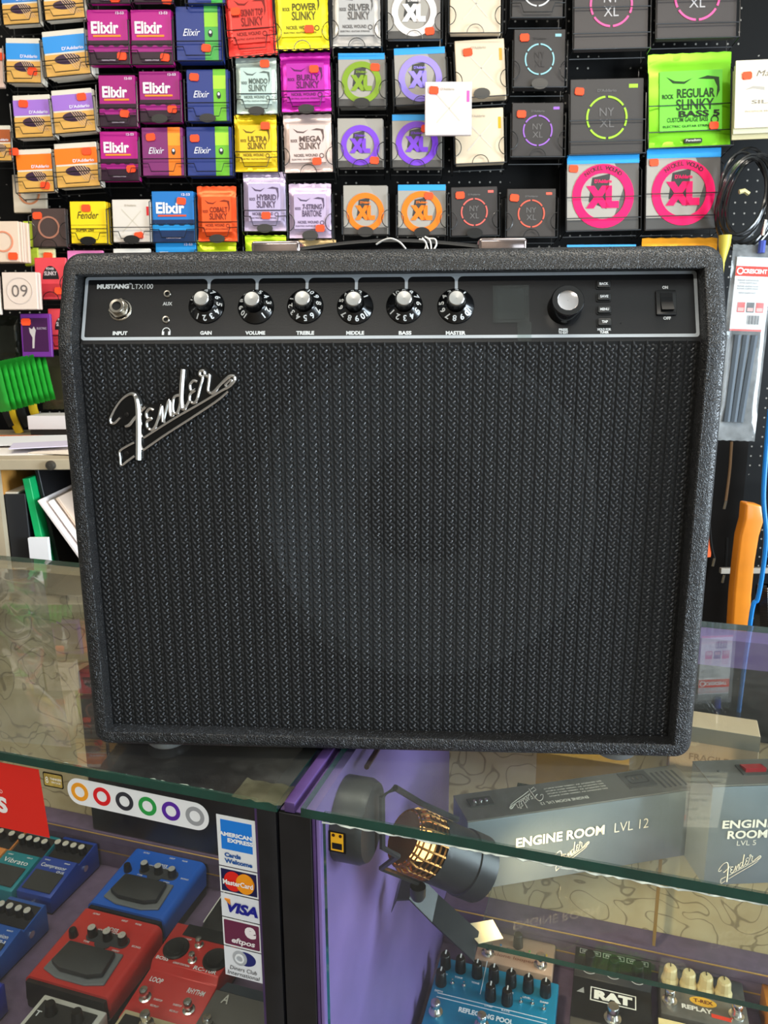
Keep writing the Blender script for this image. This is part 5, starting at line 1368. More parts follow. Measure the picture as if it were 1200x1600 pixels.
# grey delay pedal with cream knobs
a = cpx(1031, 1541, ZF + .045); b = cpx(1166, 1572, ZF + .045)
w_, l_ = b[0] - a[0], .085
root = empty('delay_pedal', CF.mat(a[0], a[1] - .045, ZF), 'silver grey pedal with four cream knobs', 'effects pedal', RG)
MB().box(0, w_, 0, l_, .003, .045).build('body', mat('pedal_grey_metal', '#7d7c78', .35, metal=.6, noise=.2, nscale=60), root, bev=(.002, 2))
MB().box(.004, w_ - .004, .004, l_ - .004, 0, .003).build('rubber_base', PADB, root)
CKM = MB().lathe([(.0115, 0), (.0115, .004), (.0095, .008), (.0085, .020), (.0070, .0225), (.0003, .023)], 12, cap=False, smooth=False).mesh('cream_knob', mat('cream_plastic', '#e6cf9c', .4))
for x, y in ((1048, 1512), (1077, 1520), (1104, 1526), (1132, 1533)):
    q = cpx(x, y, ZF + .066); k_ = obj('cream_knob', CKM, root, Matrix.Translation((q[0] - a[0], min(q[1] - (a[1] - .045), l_ - .012), .045)))
    MB().box(-.0006, .0006, 0, .007, .0228, .0236).build('pointer', C('#3a3020'), k_)
for x, y in ((1047, 1552), (1152, 1575)):
    q = cpx(x, y, ZF + .058); fsw(root, q[0] - a[0], max(q[1] - (a[1] - .045), .012), .045, 1.3)
MB().prism(ell(w_ * .5, .034, .017, .0075), .0448, .0456).build('logo_oval', C('#e8b23a'), root)
ztext(root, 'lettering', 'T-REX', w_ * .5, .034, .024, .006, .0459, C('#6a2a10'), bold=0.03)
ztext(root, 'lettering', 'REPLAY', w_ * .42, .020, .038, .0075, .0455, C('#e8e4dc'), bold=0.04)
MB().prism([(w_ * .58, .012), (w_ * .80, .011), (w_ * .80, .017), (w_ * .58, .018)], .0448, .0454).build('red_mark', C('#e0402a'), root)
# partly visible pedals at the bottom right
q = cpx(1010, 1600, ZF + .045)
root, S_ = stomp(q[0] + .012, q[1] - .085, .11, .10, .045, '#1b1b1d', 'black pedal with cream patch at bottom edge by the silver pedal', .4, .2, group=RG)
MB().box(-.052, -.018, .052, .068, .001, .0022).build('cream_patch', C('#e8d49a'), root, S_)
for x in (.0, .03):
    kk = knob(root, 0, 0, 0, cap=False); kk.matrix_local = S_ @ Matrix.Translation((x, .045, .001)) @ Matrix.Scale(1.5, 4)
q = cpx(1192, 1590, ZF + .05)
root, S_ = stomp(q[0] + .008, q[1] - .04, .075, .12, .05, '#e08a2a', 'orange pedal cut by the right edge', .4, .1, group=RG)
for x in (-.022, .0, .022):
    kk = knob(root, 0, 0, 0); kk.matrix_local = S_ @ Matrix.Translation((x, .06, .001)) @ Matrix.Scale(1.2, 4)
ztext(root, 'lettering', 'DRIVE', 0, .03, .04, .010, .0022, C('#2a1a08'), S_)

# ------------------------------------------------------------------ right counter: things on the glass shelf
def script_on(parent, cx, cz, w, m, flip=1, plane='y', lay=-.0006, rot=0.0):
    """the script wordmark as flat print"""
    mb = MB(); k_ = w / 760.0
    for pts, sub, wgt in strokes:
        P2_ = curve([((p[0] - 600) * k_, 0, -(p[1] - 410) * k_ - 0.0) for p in pts], 4)
        ws = np.interp(np.linspace(0, len(wgt) - 1, len(P2_)), range(len(wgt)), wgt) if isinstance(wgt, list) else [wgt] * len(P2_)
        cR, sR = math.cos(rot), math.sin(rot)
        Q = [((p[0] * cR - p[2] * sR) + cx, (p[0] * sR + p[2] * cR) + cz) for p in P2_]
        pts3 = [(q_[0], lay, q_[1]) if plane == 'y' else (q_[0], q_[1], lay) for q_ in Q]
        mb.tube(pts3, [w * .006 * v_ for v_ in ws], 4)
    return mb.build('script_lettering', m, parent)
SIL = mat('brushed_silver_box', '#818c90', .38, metal=.55, noise=.06, nscale=14)
SIL2 = mat('brushed_silver_top', '#75746c', .35, metal=.5, noise=.08, nscale=20)
IVORY = C('#efe9d6', .45)
def psu(s, t, rz, w, d, h, label):
    root = empty('power_supply', CF.mat(s, t, SH, rz), label, 'power supply', 'silver power supplies on the glass shelf')
    MB().box(0, w, 0, d, 0.0003, h - .002).build('body', SIL, root, bev=(.0012, 2))
    MB().box(-.0003, w + .0003, -.0003, d, h - .002, h).build('top_plate', SIL2, root, bev=(.0006, 1))
    return root
ra = math.radians(30)
w12, d12, h12 = .290, .052, .091
e = cpx(1083, 1335, SH)
s12, t12 = e[0] - w12 * math.cos(ra), e[1] - w12 * math.sin(ra)
root = psu(s12, t12, ra, w12, d12, h12, 'long silver power supply box lying askew on the shelf')
put_text(MB(), 'ENGINE ROOM', w12 * .39, h12 * .60, .110, .0125, -.0012, 'y', bold=0.03).build('lettering', IVORY, root)
put_text(MB(), 'LVL 12', w12 * .70, h12 * .60, .044, .0125, -.0012, 'y', bold=-0.012).build('lettering', IVORY, root)
script_on(root, w12 * .44, h12 * .30, .046, IVORY, lay=-.0008)
script_on(root, w12 * .27, d12 * .50, .050, IVORY, plane='z', lay=h + .0004 if False else h12 + .0004, rot=math.pi)
put_text(MB(), 'ENGINE ROOM LVL 12', w12 * .42, d12 * .22, .060, .005, h12 + .0006, 'z', rot=math.pi).build('lettering', IVORY, root)
for j in range(4): put_text(MB(), 'DC OUTPUT 9V 100MA MAX INPUT', w12 * .50, d12 * (.44 + .1 * j), .075, .0022, h12 + .0006, 'z', rot=math.pi).build('lettering', IVORY, root)
ic = MB().box(-.018, .018, -.016, .016, 0, .0015).build('inlet_plate', mat('inlet_dark', '#3a3a36', .4), root, Matrix.Translation((w12 * .78, d12 * .60, h12)))
mb = MB(); o_ = rrect(0, 0, .026, .018, .004); i2 = rrect(0, 0, .0225, .0145, .003); n = len(o_)
mb.add([(x, y, .0016) for x, y in o_] + [(x, y, .0016) for x, y in i2], [(k, (k + 1) % n, n + (k + 1) % n, n + k) for k in range(n)]); mb.build('socket_rim', C('#0c0c0c', .4), ic)
for dx in (-.006, 0, .006): MB().box(dx - .001, dx + .001, -.002, .002, .0014, .003).build('socket_pin', CHR, ic)
for k in range(5):
    MB().box(w12 * (.86 + .024 * k), w12 * (.86 + .024 * k) + .0028, d12 * .16, d12 * .80, h12 - .0001, h12 + .0003).build('vent_slot', C('#2a2a28', .6), root)
i_ = MB().box(-.014, .014, -.008, .008, 0, .0014).build('rear_socket', mat('inlet_dark', '#3a3a36', .4), root, Matrix.Translation((w12 * .09, d12 * .6, h12)))
for dx in (-.007, 0, .007): MB().lathe([(.0022, .0014), (.002, .003)], 8).build('socket_pin', CHR, i_, Matrix.Translation((dx, 0, 0)))
ra5 = math.radians(20)
e = cpx(1097, 1384, SH)
w5, d5, h5 = .118, .052, .128
root = psu(e[0] + .001, e[1], ra5, w5, d5, h5, 'upright silver power supply box cut by the right edge')
put_text(MB(), 'ENGINE', .045, h5 * .62, .060, .0105, -.0012, 'y', bold=0.03).build('lettering', IVORY, root)
put_text(MB(), 'ROOM', .045, h5 * .515, .046, .0105, -.0012, 'y', bold=0.03).build('lettering', IVORY, root)
put_text(MB(), 'LVL 5', .045, h5 * .43, .022, .0062, -.0012, 'y', bold=-0.01).build('lettering', IVORY, root)
script_on(root, .040, h5 * .17, .050, IVORY, lay=-.0008)
sk = MB().box(-.016, .016, -.010, .010, 0, .002).build('power_switch', mat('inlet_dark', '#3a3a36', .4), root, Matrix.Translation((.06, .028, h5)))
MB().prism([(-.007, .002), (.007, .002), (.007, .004), (-.007, .007)], -.012, .012, 'x').build('red_rocker', mat('red_rocker', '#a01420', .2), sk)
for x in (.02, .10): MB().lathe([(.002, 0), (.0016, .0012)], 10).build('top_screw', C('#4a4a46', .4), root, Matrix.Translation((x, .028, h5)))
# boxes and jar at the back of the shelf
o = MB().box(0, .10, 0, .045, 0, .145).build('cardboard_box', mat('tan_card', '#cbb393', .7, noise=.05), None, CF.mat(.318, .442, SH + .0003, math.radians(-3)), bev=(.001, 1)); tag(o, 'tan cardboard box behind the power supplies', 'box')
put_text(MB(), 'FRAGILE', .045, .105, .045, .009, -.0006, 'y').build('lettering', C('#a58d70'), o)
decal(o, 'grey_lid', rect(0, .125, .10, .145), C('#8a8678'), 1)
q = CF.px(910, 1184, 1, .465)
o = MB().box(-.06, .06, 0, .022, 0, max(.05, q[2] - SH)).build('yellow_carton', mat('mustard_card', '#c99b4a', .6, noise=.06), None, CF.mat(q[0], .464, SH + .0003), bev=(.001, 1)); tag(o, 'mustard yellow carton behind the long power supply', 'carton')
jr = empty('pick_jar', CF.mat(.484, .447, SH + .0003), 'clear jar with red lid at the right edge', 'jar')
MB().lathe([(.036, 0), (.040, .004), (.040, .092), (.036, .100)], 28).build('jar_body', glass_mat('jar_plastic', '#e8ece8', .05, .02, haze=.04), jr)
MB().lathe([(.0385, .100), (.0385, .103), (.042, .104), (.042, .122), (.039, .126), (.0003, .126)], 32, cap=False).build('lid', mat('red_lid', '#d8281e', .3), jr)
pkm = MB().prism([(0, -.012), (.010, .006), (.006, .010), (-.006, .010), (-.010, .006)], 0, .001).mesh('guitar_pick', C('#c8b48a'))
rnd = random.Random(5)
pk_cols = [C(c) for c in ('#b03a2a', '#d8cfc0', '#2a2a2c', '#8a5a2a')]
pms = []
for m in pk_cols:
    me = pkm.copy(); me.materials[0] = m; pms.append(me)
for k in range(26):
    an = rnd.uniform(0, 6.28); rr = rnd.uniform(0, .024)
    obj('guitar_pick', pms[k % 4], jr, Matrix.Translation((rr * math.cos(an), rr * math.sin(an), .006 + .0026 * k)) @ Matrix.Rotation(rnd.uniform(0, 6), 4, 'Z') @ Matrix.Rotation(rnd.uniform(-.4, .4), 4, 'X'))
# display spotlight on the purple side wall
LAMPB = mat('lamp_black', '#26282a', .4)
lamp = empty('spotlight', CF.mat(.0185, .075, .895), 'black cylindrical spotlight on a U bracket on the purple wall', 'lamp')
MB().lathe([(.037, 0), (.037, .022), (.034, .028), (.0003, .028)], 30, cap=False).build('wall_base', LAMPB, lamp, Matrix.Rotation(math.radians(90), 4, 'Y'))
ctr = CF.px(684, 1330, 1, .150)
hc = Vector((ctr[0] - .0185, .150 - .075, ctr[2] - .895))
ax = Vector((.62, .42, -.50)).normalized()
up = Vector((0, 0, 1)); sd = ax.cross(up).normalized(); up = sd.cross(ax)
HM = Matrix.Identity(4)
for i in range(3):
    HM[i][0] = sd[i]; HM[i][1] = up[i]; HM[i][2] = ax[i]; HM[i][3] = hc[i]
R_ = .031
hs = MB().lathe([(R_, -.010), (R_, .030), (R_ * 1.05, .031), (R_ * 1.05, .052), (R_ * .98, .052), (R_ * .9, .034), (.0003, .030)], 36, cap=False).build('lamp_head', LAMPB, lamp, HM)
# vented rear: mesh cage round the glowing lamp
cg = MB()
for k in range(20):
    a_ = 2 * math.pi * k / 20
    cg.tube([(R_ * .97 * math.cos(a_), R_ * .97 * math.sin(a_), -.010), (R_ * .97 * math.cos(a_), R_ * .97 * math.sin(a_), -.034), (R_ * .80 * math.cos(a_), R_ * .80 * math.sin(a_), -.042)], .0013, 4)
for z_ in (-.012, -.018, -.024, -.030, -.036, -.041):
    rr = R_ * .97 if z_ > -.035 else R_ * .86
    cg.tube([(rr * math.cos(t), rr * math.sin(t), z_) for t in [2 * math.pi * k / 24 for k in range(24)]], .0012, 4, closed=True)
cg.lathe([(R_ * .80, -.042), (.0003, -.043)], 20, cap=False)
cg.build('vent_cage', mat('brass_mesh', '#8a6030', .35, metal=.8), hs)
MB().sphere((0, 0, -.022), .016, .016, .016, 14, 8).build('bulb', mat('warm_bulb', '#ffb060', .4, emit=6), hs)
yk = MB()
e1 = hc + sd * (R_ + .004); e2 = hc - sd * (R_ + .004)
b1 = Vector((.034, -.028, .030)); b2 = Vector((.034, -.012, -.050))
ytop = hc + up * (R_ + .006); ybot = hc - up * (R_ + .006)
yk.tube([tuple(v_) for v_ in (ytop, ytop - ax * .045, Vector((.045, .012, .030)), Vector((.034, .008, .022)), Vector((.034, .008, -.03)), Vector((.045, .02, -.045)), ybot - ax * .045, ybot)], .0030, 6)
yk.build('u_bracket', LAMPB, lamp)
MB().lathe([(.008, 0), (.008, .010), (.006, .014), (.0003, .0145)], 14, cap=False).build('bracket_knob', LAMPB, lamp, Matrix.Translation(ybot + Vector((0, 0, -.004))) @ Matrix.Rotation(math.radians(180), 4, 'X'))
MB().tube([(.012, .03, .034), (.010, .12, .030), (.010, .25, .0), (.006, .36, -.1)], .0025, 6).build('power_cord', mat('cord_dark', '#3a1c20', .4), lamp)
L = bpy.data.lights.new('spotlight_beam', 'SPOT'); L.energy = 6; L.color = (1.0, .78, .48); L.spot_size = math.radians(95); L.spot_blend = .7; L.shadow_soft_size = .02
lo = bpy.data.objects.new('spotlight_beam', L); col.objects.link(lo); lo.parent = hs; lo.matrix_local = Matrix.Translation((0, 0, .054)) @ Matrix.Rotation(math.pi, 4, 'X')
# strap and card by the shelf's left end
sm_ = MB()
W1, W2 = Vector(CF.px(612, 1392, 1, .205)), Vector(CF.px(655, 1375, 1, .205))
p0 = CF.px(625, 1385, 1, .19); p1 = CF.px(680, 1420, 1, .19); p2 = CF.px(745, 1462, 1, .178)
path = [(p0[0] - .006, p0[1], p0[2] - .016), (p0[0], p0[1], p0[2]), (p0[0] + .014, p0[1], p0[2] + .004), (p1[0], p1[1], p1[2]), (p2[0], p2[1], SH - .004)]
vs = []; fs = []
for i, q in enumerate(path):
    for dy, dz_2 in ((-.013, -.006), (.013, .008)):
        vs.append((q[0], q[1] + dy, q[2] + dz_2)); vs.append((q[0], q[1] + dy, q[2] + dz_2 - .002))
for i in range(len(path) - 1):
    k = 4 * i
    fs += [(k, k + 2, k + 6, k + 4), (k + 1, k + 5, k + 7, k + 3), (k, k + 4, k + 5, k + 1), (k + 2, k + 3, k + 7, k + 6)]
fs += [(0, 1, 3, 2), (len(vs) - 4, len(vs) - 2, len(vs) - 1, len(vs) - 3)]
strap = MB().add(vs, fs).build('bent_strap', LAMPB, None, CF.mat(0, 0, 0)); tag(strap, 'flat black bent strap reaching from purple wall to glass shelf', 'strap')
q1, q2, q3, q4 = [CF.px(x, y, 2, SH + .001) for x, y in ((722, 1445), (770, 1437), (786, 1466), (748, 1474))]
o = MB().prism([(p_[0], p_[1]) for p_ in (q1, q4, q3, q2)], SH + .0004, SH + .0012).build('card_scrap', mat('cream_card', '#ecd8a8', .7), None, CF.mat(0, 0, 0)); tag(o, 'small cream card scrap on the glass shelf end', 'card')
# clear bag lying on the left glass
P = [CF.px(x, y, 2, ZT) for x, y in ((66, 893), (112, 1170))]
bw = .16; rnd = random.Random(12)
n1, n2 = 22, 10; vs = []
for i in range(n1 + 1):
    u = i / n1; ex = P[1][0] + (P[0][0] - P[1][0]) * u; ey = P[1][1] + (P[0][1] - P[1][1]) * u
    for j in range(n2 + 1):
        v_ = j / n2; edge = min(v_, 1 - v_, u, 1 - u)
        vs.append((ex - bw * v_, ey - .02 * v_, ZT + .0012 + min(1, edge * 8) * (.004 + .010 * rnd.random())))
mb = MB(); mb.smooth = True
mb.add(vs, [(i * (n2 + 1) + j, i * (n2 + 1) + j + 1, (i + 1) * (n2 + 1) + j + 1, (i + 1) * (n2 + 1) + j) for i in range(n1) for j in range(n2)])
o = mb.build('clear_bag', glass_mat('clear_polythene', '#f2f2ee', .05, .08, haze=.10), None, CF.mat(0, 0, 0)); tag(o, 'crumpled clear plastic bag lying on the left glass top', 'bag')
# ------------------------------------------------------------------ desk behind the left counter
PLY = mat('worn_plywood', '#b3a58c', .6, noise=.12, nscale=8); PINE = mat('orange_pine', '#c98f45', .55, noise=.12, nscale=10)
DY = 1.45
dx0 = WORLD.px(-8, 790, 1, DY)[0]
dk_ = empty('desk', Matrix.Translation((-0.9, DY, 0)), 'pale wooden desk with open compartment of folders behind the left counter', 'desk')
D0 = Matrix.Translation((0.9, 0, 0))
MB().box(-1.7, -0.38, 0, .50, 1.075, 1.095).build('desk_top', PLY, dk_, D0, bev=(.001, 1))
for x in (-1.7, dx0 - .006, -.395):
    MB().box(x, x + .015, .004, .49, .02, 1.075).build('side_panel', [PLY], dk_, D0)
MB().box(dx0 + .009, dx0 + .011, .02, .46, .792, 1.074).build('pine_lining', PINE, dk_, D0)
MB().box(-1.69, -.38, .48, .49, .02, 1.075).build('back_board', mat('dark_back_board', '#2a2622', .7), dk_, D0)
MB().box(-1.69, -.38, .006, .48, .775, .790).build('shelf_board', PLY, dk_, D0)
MB().lathe([(.009, 0), (.009, .006), (.007, .010), (.0003, .011)], 16, cap=False).build('catch_knob', C('#3a3630', .4), dk_, D0 @ Matrix.Translation((WORLD.px(80, 724, 1, DY)[0], 0, 1.084)) @ Matrix.Rotation(math.radians(90), 4, 'X'))
def leaf(name, x0, x1, z1, m, label, tilt=0, y0=.02, d=.22, cat='folder', z0=.7905, bev=(.001, 1)):
    o = MB().box(0, x1 - x0, 0, d, 0, z1 - z0).build(name, m, None, Matrix.Translation((x0, DY + y0, z0)) @ Matrix.Rotation(math.radians(tilt), 4, 'Y'), bev=bev)
    return tag(o, label, cat)
px_ = lambda x, y: WORLD.px(x, y, 1, DY + .02)
leaf('ring_binder', px_(5, 800)[0], px_(42, 800)[0], px_(20, 772)[2], C('#26272a', .4), 'thick black ring binder standing in the desk compartment', 0)
o = bpy.data.objects['ring_binder']
MB().box(.003, .030, .004, .216, 0, .003).build('paper_block', C('#e2d8c4', .7), o, Matrix.Translation((0, 0, px_(20, 772)[2] - .7905)))
leaf('green_folder', px_(69, 860)[0], px_(80, 860)[0], px_(55, 747)[2], C('#12a860', .4), 'bright green folder leaning beside the black binder', -6, cat='folder')
leaf('black_folder', px_(85, 860)[0], px_(91, 860)[0], px_(62, 738)[2] + .01, C('#1c1c1e', .4), 'thin black folder leaning behind the green folder', -7, y0=.045, cat='folder')
for k, (xa, za, c_, tl) in enumerate(((176, 752, '#efe6e4', -31), (186, 756, '#f3ece8', -31), (196, 752, '#e0c8b4', -31))):
    leaf('paper_sheaf', px_(xa, 865)[0], px_(xa + 5, 865)[0], px_(70, za)[2], C(c_, .7), ('white paper sheaf leaning against the black folder', 'second white paper sheaf leaning from the left', 'tan paper sheaf leaning nearest the amplifier')[k], tl, y0=.01 + .012 * k, d=.21, cat='papers')
leaf('white_card', px_(50, 850)[0], px_(80, 850)[0], px_(60, 838)[2], C('#f2f2f6', .6), 'low white card standing in front of the folders', 0, y0=.005, d=.010, cat='card', bev=None)
leaf('red_cable_box', dx0 - .05, dx0 - .012, px_(0, 800)[2], C('#c02a24', .4), 'red box at the far left in the desk', 0, d=.2, cat='box')
# papers on the desk
rnd = random.Random(21)
for k, (xa, ya, w_, l_, c_, rz, lb) in enumerate((
        (-.78, 1.50, .26, .20, '#f1ebe4', 4, 'white paper on the desk front edge'), (-.60, 1.49, .21, .18, '#efe2d2', -14, 'cream paper turned askew on the desk'),
        (-.80, 1.62, .28, .16, '#d8703a', -6, 'orange bordered folder among the desk papers'), (-.76, 1.60, .22, .16, '#e8e8ea', 8, 'white form on the orange folder'),
        (-.56, 1.64, .20, .20, '#c9b59a', 3, 'tan envelope at the back of the desk'), (-.68, 1.53, .12, .09, '#cfc8dc', 20, 'small lilac slip on the desk papers'))):
    o = MB().box(-w_ / 2, w_ / 2, 0, l_, 0, .0016).build('desk_paper', C(c_, .7), None, Matrix.Translation((xa, ya, 1.0952 + .0022 * k)) @ Matrix.Rotation(math.radians(rz), 4, 'Z')); tag(o, lb, 'paper', 'papers on the desk')
q0 = WORLD.px(42, 650, 1, 1.80); q1 = WORLD.px(140, 686, 1, 1.80)
o = MB().box(0, q1[0] - q0[0], 0, .08, 0, q0[2] - 1.112).build('white_carton', C('#cfc9c8', .6), None, Matrix.Translation((q0[0], 1.80, 1.112)), bev=(.001, 1)); tag(o, 'plain white carton at the back of the desk', 'carton')
o = MB().box(-.02, .13, 0, .06, 0, .0155).build('box_stand', C('#2a2622', .6), None, Matrix.Translation((q0[0] + .02, 1.81, 1.0956))); tag(o, 'flat dark tray under the white carton', 'tray')
# yellow and black straps hanging under the green bags
for k, (x, y, c_, n_) in enumerate(((10, 640, '#1a1816', 'black'), (20, 645, '#e0b41c', 'yellow'), (34, 640, '#1a1816', 'second black'), (52, 634, '#d8b020', 'short yellow'))):
    q = WORLD.px(x, y, 1, 1.88)
    P = [(q[0], 1.90, q[2] + .05), (q[0] - .004, 1.885, q[2]), (q[0] + .012, 1.88, q[2] - .04 - .01 * (k % 2))]
    o = MB().tube(curve(P, 5), .006, 6, sx=1.8).build('strap', C(c_, .6), None); tag(o, n_ + ' strap hanging under the green bags', 'strap')

# ------------------------------------------------------------------ right side of the wall
# cream cards
for k in range(3):
    M, w, h, _, _ = frame_of((1149 - 2 * k, 92 + 8 * k, 1240, 200 + 9 * k), 1.90 + .012 * k, -2, 4)
    o = MB().box(-w / 2, w / 2, 0, .004, -h / 2, h / 2).build('string_card', C(('#efe0c4', '#d9d2b0', '#cdbf92')[k], .6), None, M); tag(o, ('cream string card with grey emblem at the right edge', 'pale olive card behind the cream card', 'tan card at the back of the cream cards')[k], 'guitar strings', 'cards at the right edge')
    if k == 0:
        decal(o, 'emblem_print', [(-w * .36, h * .06), (-w * .2, h * .12), (w * .0, h * .1), (w * .0, h * .05), (-w * .2, h * .08)], C('#a8a094'), 1)
        dtext(o, 'lettering', 'SILK', 0, -h * .12, w * .44, h * .06, C('#8a8276'), 2); dtext(o, 'small_lettering', 'PHOSPHOR BRONZE', -w * .05, -h * .26, w * .55, h * .03, C('#a89c88'), 2)
        dtext(o, 'lettering', 'Martin', w * .1, h * .30, w * .5, h * .09, C('#7a7268'), 2, shear=.3, bold=0.0)
        sticker(o, -w * .31, h * .27, .05)
# hanging loops of cable
CB = mat('cable_black', '#0a0a0b', .28, coat=.4)
cb = MB(); rnd = random.Random(4)
for k in range(7):
    q = WORLD.px(1166 + rnd.uniform(-8, 10), 312 + rnd.uniform(-6, 6), 1, 1.86 + .012 * k)
    aw, ah = .052 + rnd.uniform(-.015, .015), .098 + rnd.uniform(-.02, .012)
    ph = rnd.uniform(-.25, .25)
    cb.tube([(q[0] + aw * math.cos(t) * math.cos(ph) - ah * math.sin(t) * math.sin(ph), 1.86 + .012 * k + .006 * math.sin(2 * t), q[2] + aw * math.cos(t) * math.sin(ph) + ah * math.sin(t) * math.cos(ph)) for t in [2 * math.pi * j / 28 for j in range(28)]], .0036, 6, closed=True)
o = cb.build('cable_coil', CB, None); tag(o, 'bundle of looped black cables hanging on the right wall', 'cable')
pg = MB()
q = WORLD.px(1196, 345, 1, 1.85); pg.tube([(q[0], 1.85, q[2] + .09), (q[0] + .004, 1.85, q[2] + .03), (q[0], 1.85, q[2])], .003, 6)
pg.build('plug_lead', CB, o); MB().tube([(q[0], 1.85, q[2] + .002), (q[0] - .003, 1.85, q[2] - .032)], .0042, 8).build('plug_tip', CHR, o)
MB().tube([tuple(WORLD.px(x, y, 1, 1.85)) for x, y in ((1155, 300), (1163, 298), (1170, 303))], .005, 6).build('cable_tie', C('#c8c08a', .5), o)
# long clear bag with a header card
M, w, h, _, _ = frame_of((1131, 386, 1197, 692), 1.84, 2.3, 3)
bag = obj('accessory_bag', pouchmesh(w, h, glass_mat('bag_polythene', '#eef0f0', .07, .10, haze=.22, hazecol='#d8dcde'), 5), None, M); tag(bag, 'long clear plastic bag with red and white header card', 'accessory bag')
hc2 = MB().box(-w * .40, w * .40, .001, .002, h * .07, h * .44).build('header_card', C('#e9e6e4', .5), bag)
decal(bag, 'red_header', rect(-w * .40, h * .345, w * .40, h * .395), C('#e0392a', .5), 0).location = (0, .0005, 0)
decal(bag, 'grey_header', rect(-w * .40, h * .395, w * .40, h * .44), C('#b8bcc0', .5), 0).location = (0, .0005, 0)
decal(bag, 'red_line', rect(-w * .40, h * .07, w * .40, h * .08), C('#e0392a', .5), 0).location = (0, .0005, 0)
dtext(bag, 'lettering', 'CRESCENT', w * .05, h * .370, w * .55, h * .022, C('#f4f0ee'), 1, bold=.03)
MB().ring(w * .055, w * .08, -.0008, 0, 16, cx=-w * .30, cz=h * .370).build('logo_print', C('#f4f0ee'), bag)
for j, (tw, yy) in enumerate(((.5, .325), (.42, .312), (.5, .295), (.5, .283), (.4, .262))): dtext(bag, 'small_lettering', 'REPAIR SLEEVE PACK', -w * .08, h * yy, w * tw, h * .007, C('#8a8a8c'), 1)
for j, c_ in enumerate(('#d8403a', '#4a4a4c', '#d8403a')):
    decal(bag, 'picture_print', rect(-w * .28 + w * .22 * j, h * .165, -w * .10 + w * .22 * j, h * .215), C(c_, .5), 0).location = (0, .0004, 0)
    decal(bag, 'picture_print', rect(-w * .26 + w * .22 * j, h * .170, -w * .12 + w * .22 * j, h * .188), C('#e0b0a8', .5), 0).location = (0, .0000, 0)
for j in range(12): decal(bag, 'barcode_bar', rect(-w * .02 + j * w * .024, h * .105, -w * .02 + j * w * .024 + w * (.008 + .006 * (j % 3)), h * .15), C('#3a3a3c', .5), 0).location = (0, .0004, 0)
for j in range(3): MB().tube([(-w * .2 + w * .2 * j, .004, h * .05), (-w * .24 + w * .16 * j, .004, -h * .40)], .010, 8).build('dark_sleeve', C('#4a525a', .3), bag)
MB().tube([(w * .12, -.004, h * .46), (w * .12, -.004, h * .52)], .008, 8).build('blue_cap', C('#3a4a9a', .3), bag)
# pale yellow nozzle beside it
q = WORLD.px(1132, 382, 1, 1.86)
o = MB().lathe([(.014, .04), (.013, .02), (.004, -.02), (.003, -.06)], 14).build('yellow_nozzle', C('#c8b84a', .4), None, Matrix.Translation((q[0], 1.86, q[2] - .02))); tag(o, 'pale yellow tapered nozzle beside the long clear bag', 'nozzle')
MB().lathe([(.003, -.06), (.003, -.12), (.001, -.122)], 8).build('white_tip', C('#e8e6e0', .4), o)
# hanging thin leads with metal tips
for k, (pts, lb) in enumerate((([(1143, 690), (1140, 735), (1134, 782)], 'thin lead with a pale tip below the clear bag'), ([(1107, 800), (1111, 850), (1116, 872)], 'thin black lead beside the amplifier edge'), ([(1136, 840), (1134, 880), (1131, 898)], 'short black lead with a pointed tip'))):
    P = [tuple(WORLD.px(x, y, 1, 1.96)) for x, y in pts]
    o = MB().tube(curve(P, 5), .0035, 6).build('hanging_lead', C('#6a5038' if k == 0 else '#141414', .4), None); tag(o, lb, 'cable')
    e0 = Vector(P[-1]); MB().tube([tuple(e0), tuple(e0 + Vector((-.003, 0, -.022)))], .004, 6).build('lead_tip', CHR, o)
q = WORLD.px(1108, 852, 1, 1.5)
o = MB().prism([(-.02, .03), (.004, .03), (.012, -.02), (.012, -.032), (-.02, -.034)], 0, .003, 'y').build('orange_tag', C('#e0602e', .5), None, Matrix.Translation((q[0] - .002, 1.96, WORLD.px(1108, 852, 1, 1.96)[2])))
o.location.x = WORLD.px(1105, 852, 1, 1.96)[0]; tag(o, 'orange tag hanging at the amplifier right edge', 'tag')
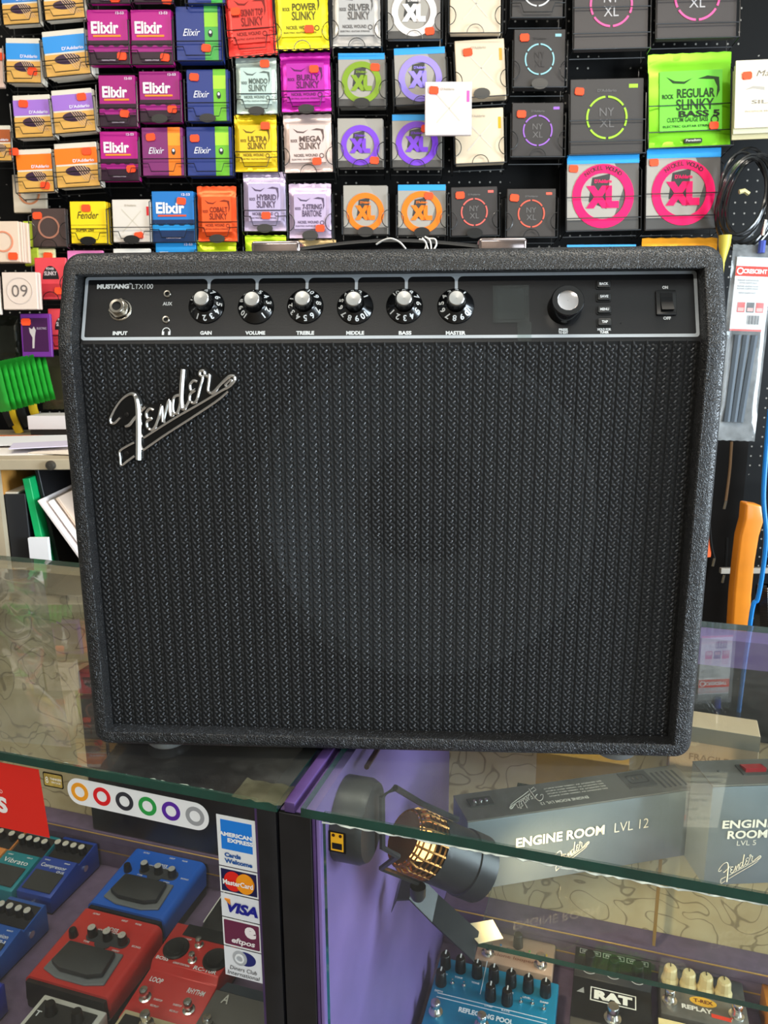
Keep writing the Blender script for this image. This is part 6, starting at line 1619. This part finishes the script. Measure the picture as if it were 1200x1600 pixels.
# metal rails of the wall rack
rk = empty('wall_rack', Matrix.Translation((1.0, 1.86, 0)), 'dark wall rack with metal rails at the right edge', 'rack')
MB().box(-.005, .02, 0, .03, .02, 1.25).build('upright', mat('dark_upright', '#0c0a09', .5, spec=.15), rk)
for y in (722, 782, 832, 890, 942):
    z = WORLD.px(1195, y, 1, 1.86)[2]
    MB().box(-.012 if y != 890 else -.16, .40, -.012, 0, z - .007, z + .007).build('metal_rail', mat('brushed_rail', '#b8b0a4', .35, metal=.6), rk, bev=(.001, 1))
o = MB().box(-.05, .05, 0, .02, .02, 1.30).build('dark_panel_strip', mat('dark_brown_board', '#0d0906', .6, noise=.3, nscale=8, spec=.1), None, Matrix.Translation((.90, 2.0, 0))); tag(o, 'dark brown upright board on the right wall', 'board')
# orange wooden post
YO = 1.25
L = [(1166, 786), (1164, 812), (1157, 838), (1152, 880), (1147, 930), (1144, 980)]; R = [(1173, 985), (1175, 930), (1180, 880), (1187, 838), (1194, 815), (1191, 790)]
poly = [(WORLD.px(x, y, 1, YO)[0], WORLD.px(x, y, 1, YO)[2]) for x, y in L]
polyR = [(WORLD.px(x, y, 1, YO)[0], WORLD.px(x, y, 1, YO)[2]) for x, y in R]
foot = [(poly[-1][0] + .004, .0), (polyR[0][0] + .002, .0)]
o = MB().prism(poly + foot + polyR, 0, .026, 'y').build('wooden_post', mat('orange_varnished_wood', '#d07c1e', .35, noise=.12, nscale=14, coat=.3), None, Matrix.Translation((0, YO, 0)), bev=(.004, 3)); tag(o, 'orange varnished wooden post with flared top behind the right counter', 'post')
# blue cable and coiled black lead
P = [tuple(WORLD.px(x, y, 1, 1.20)) for x, y in ((1203, 640), (1196, 720), (1193, 780), (1197, 835), (1192, 890), (1184, 935), (1172, 975))] + [(.60, 1.19, .55), (.62, 1.15, .02)]
o = MB().tube(curve(P, 6), .0038, 8).build('blue_cable', C('#1a78c8', .35), None); tag(o, 'bright blue cable hanging beside the orange post', 'cable')
c0 = WORLD.px(1196, 915, 1, 1.30); c1 = WORLD.px(1192, 985, 1, 1.30)
P = []
for j in range(160):
    u = j / 159; P.append((c0[0] + (c1[0] - c0[0]) * u + .013 * math.cos(j * .9), 1.30 + .013 * math.sin(j * .9), c0[2] + (c1[2] - c0[2]) * u))
P = [(c0[0] + .02, 1.30, c0[2] + .25)] + P + [(c1[0] + .03, 1.30, .01)]
o = MB().tube(P, .0028, 5).build('coiled_lead', CB, None); tag(o, 'black spiral coiled lead at the right edge', 'cable')
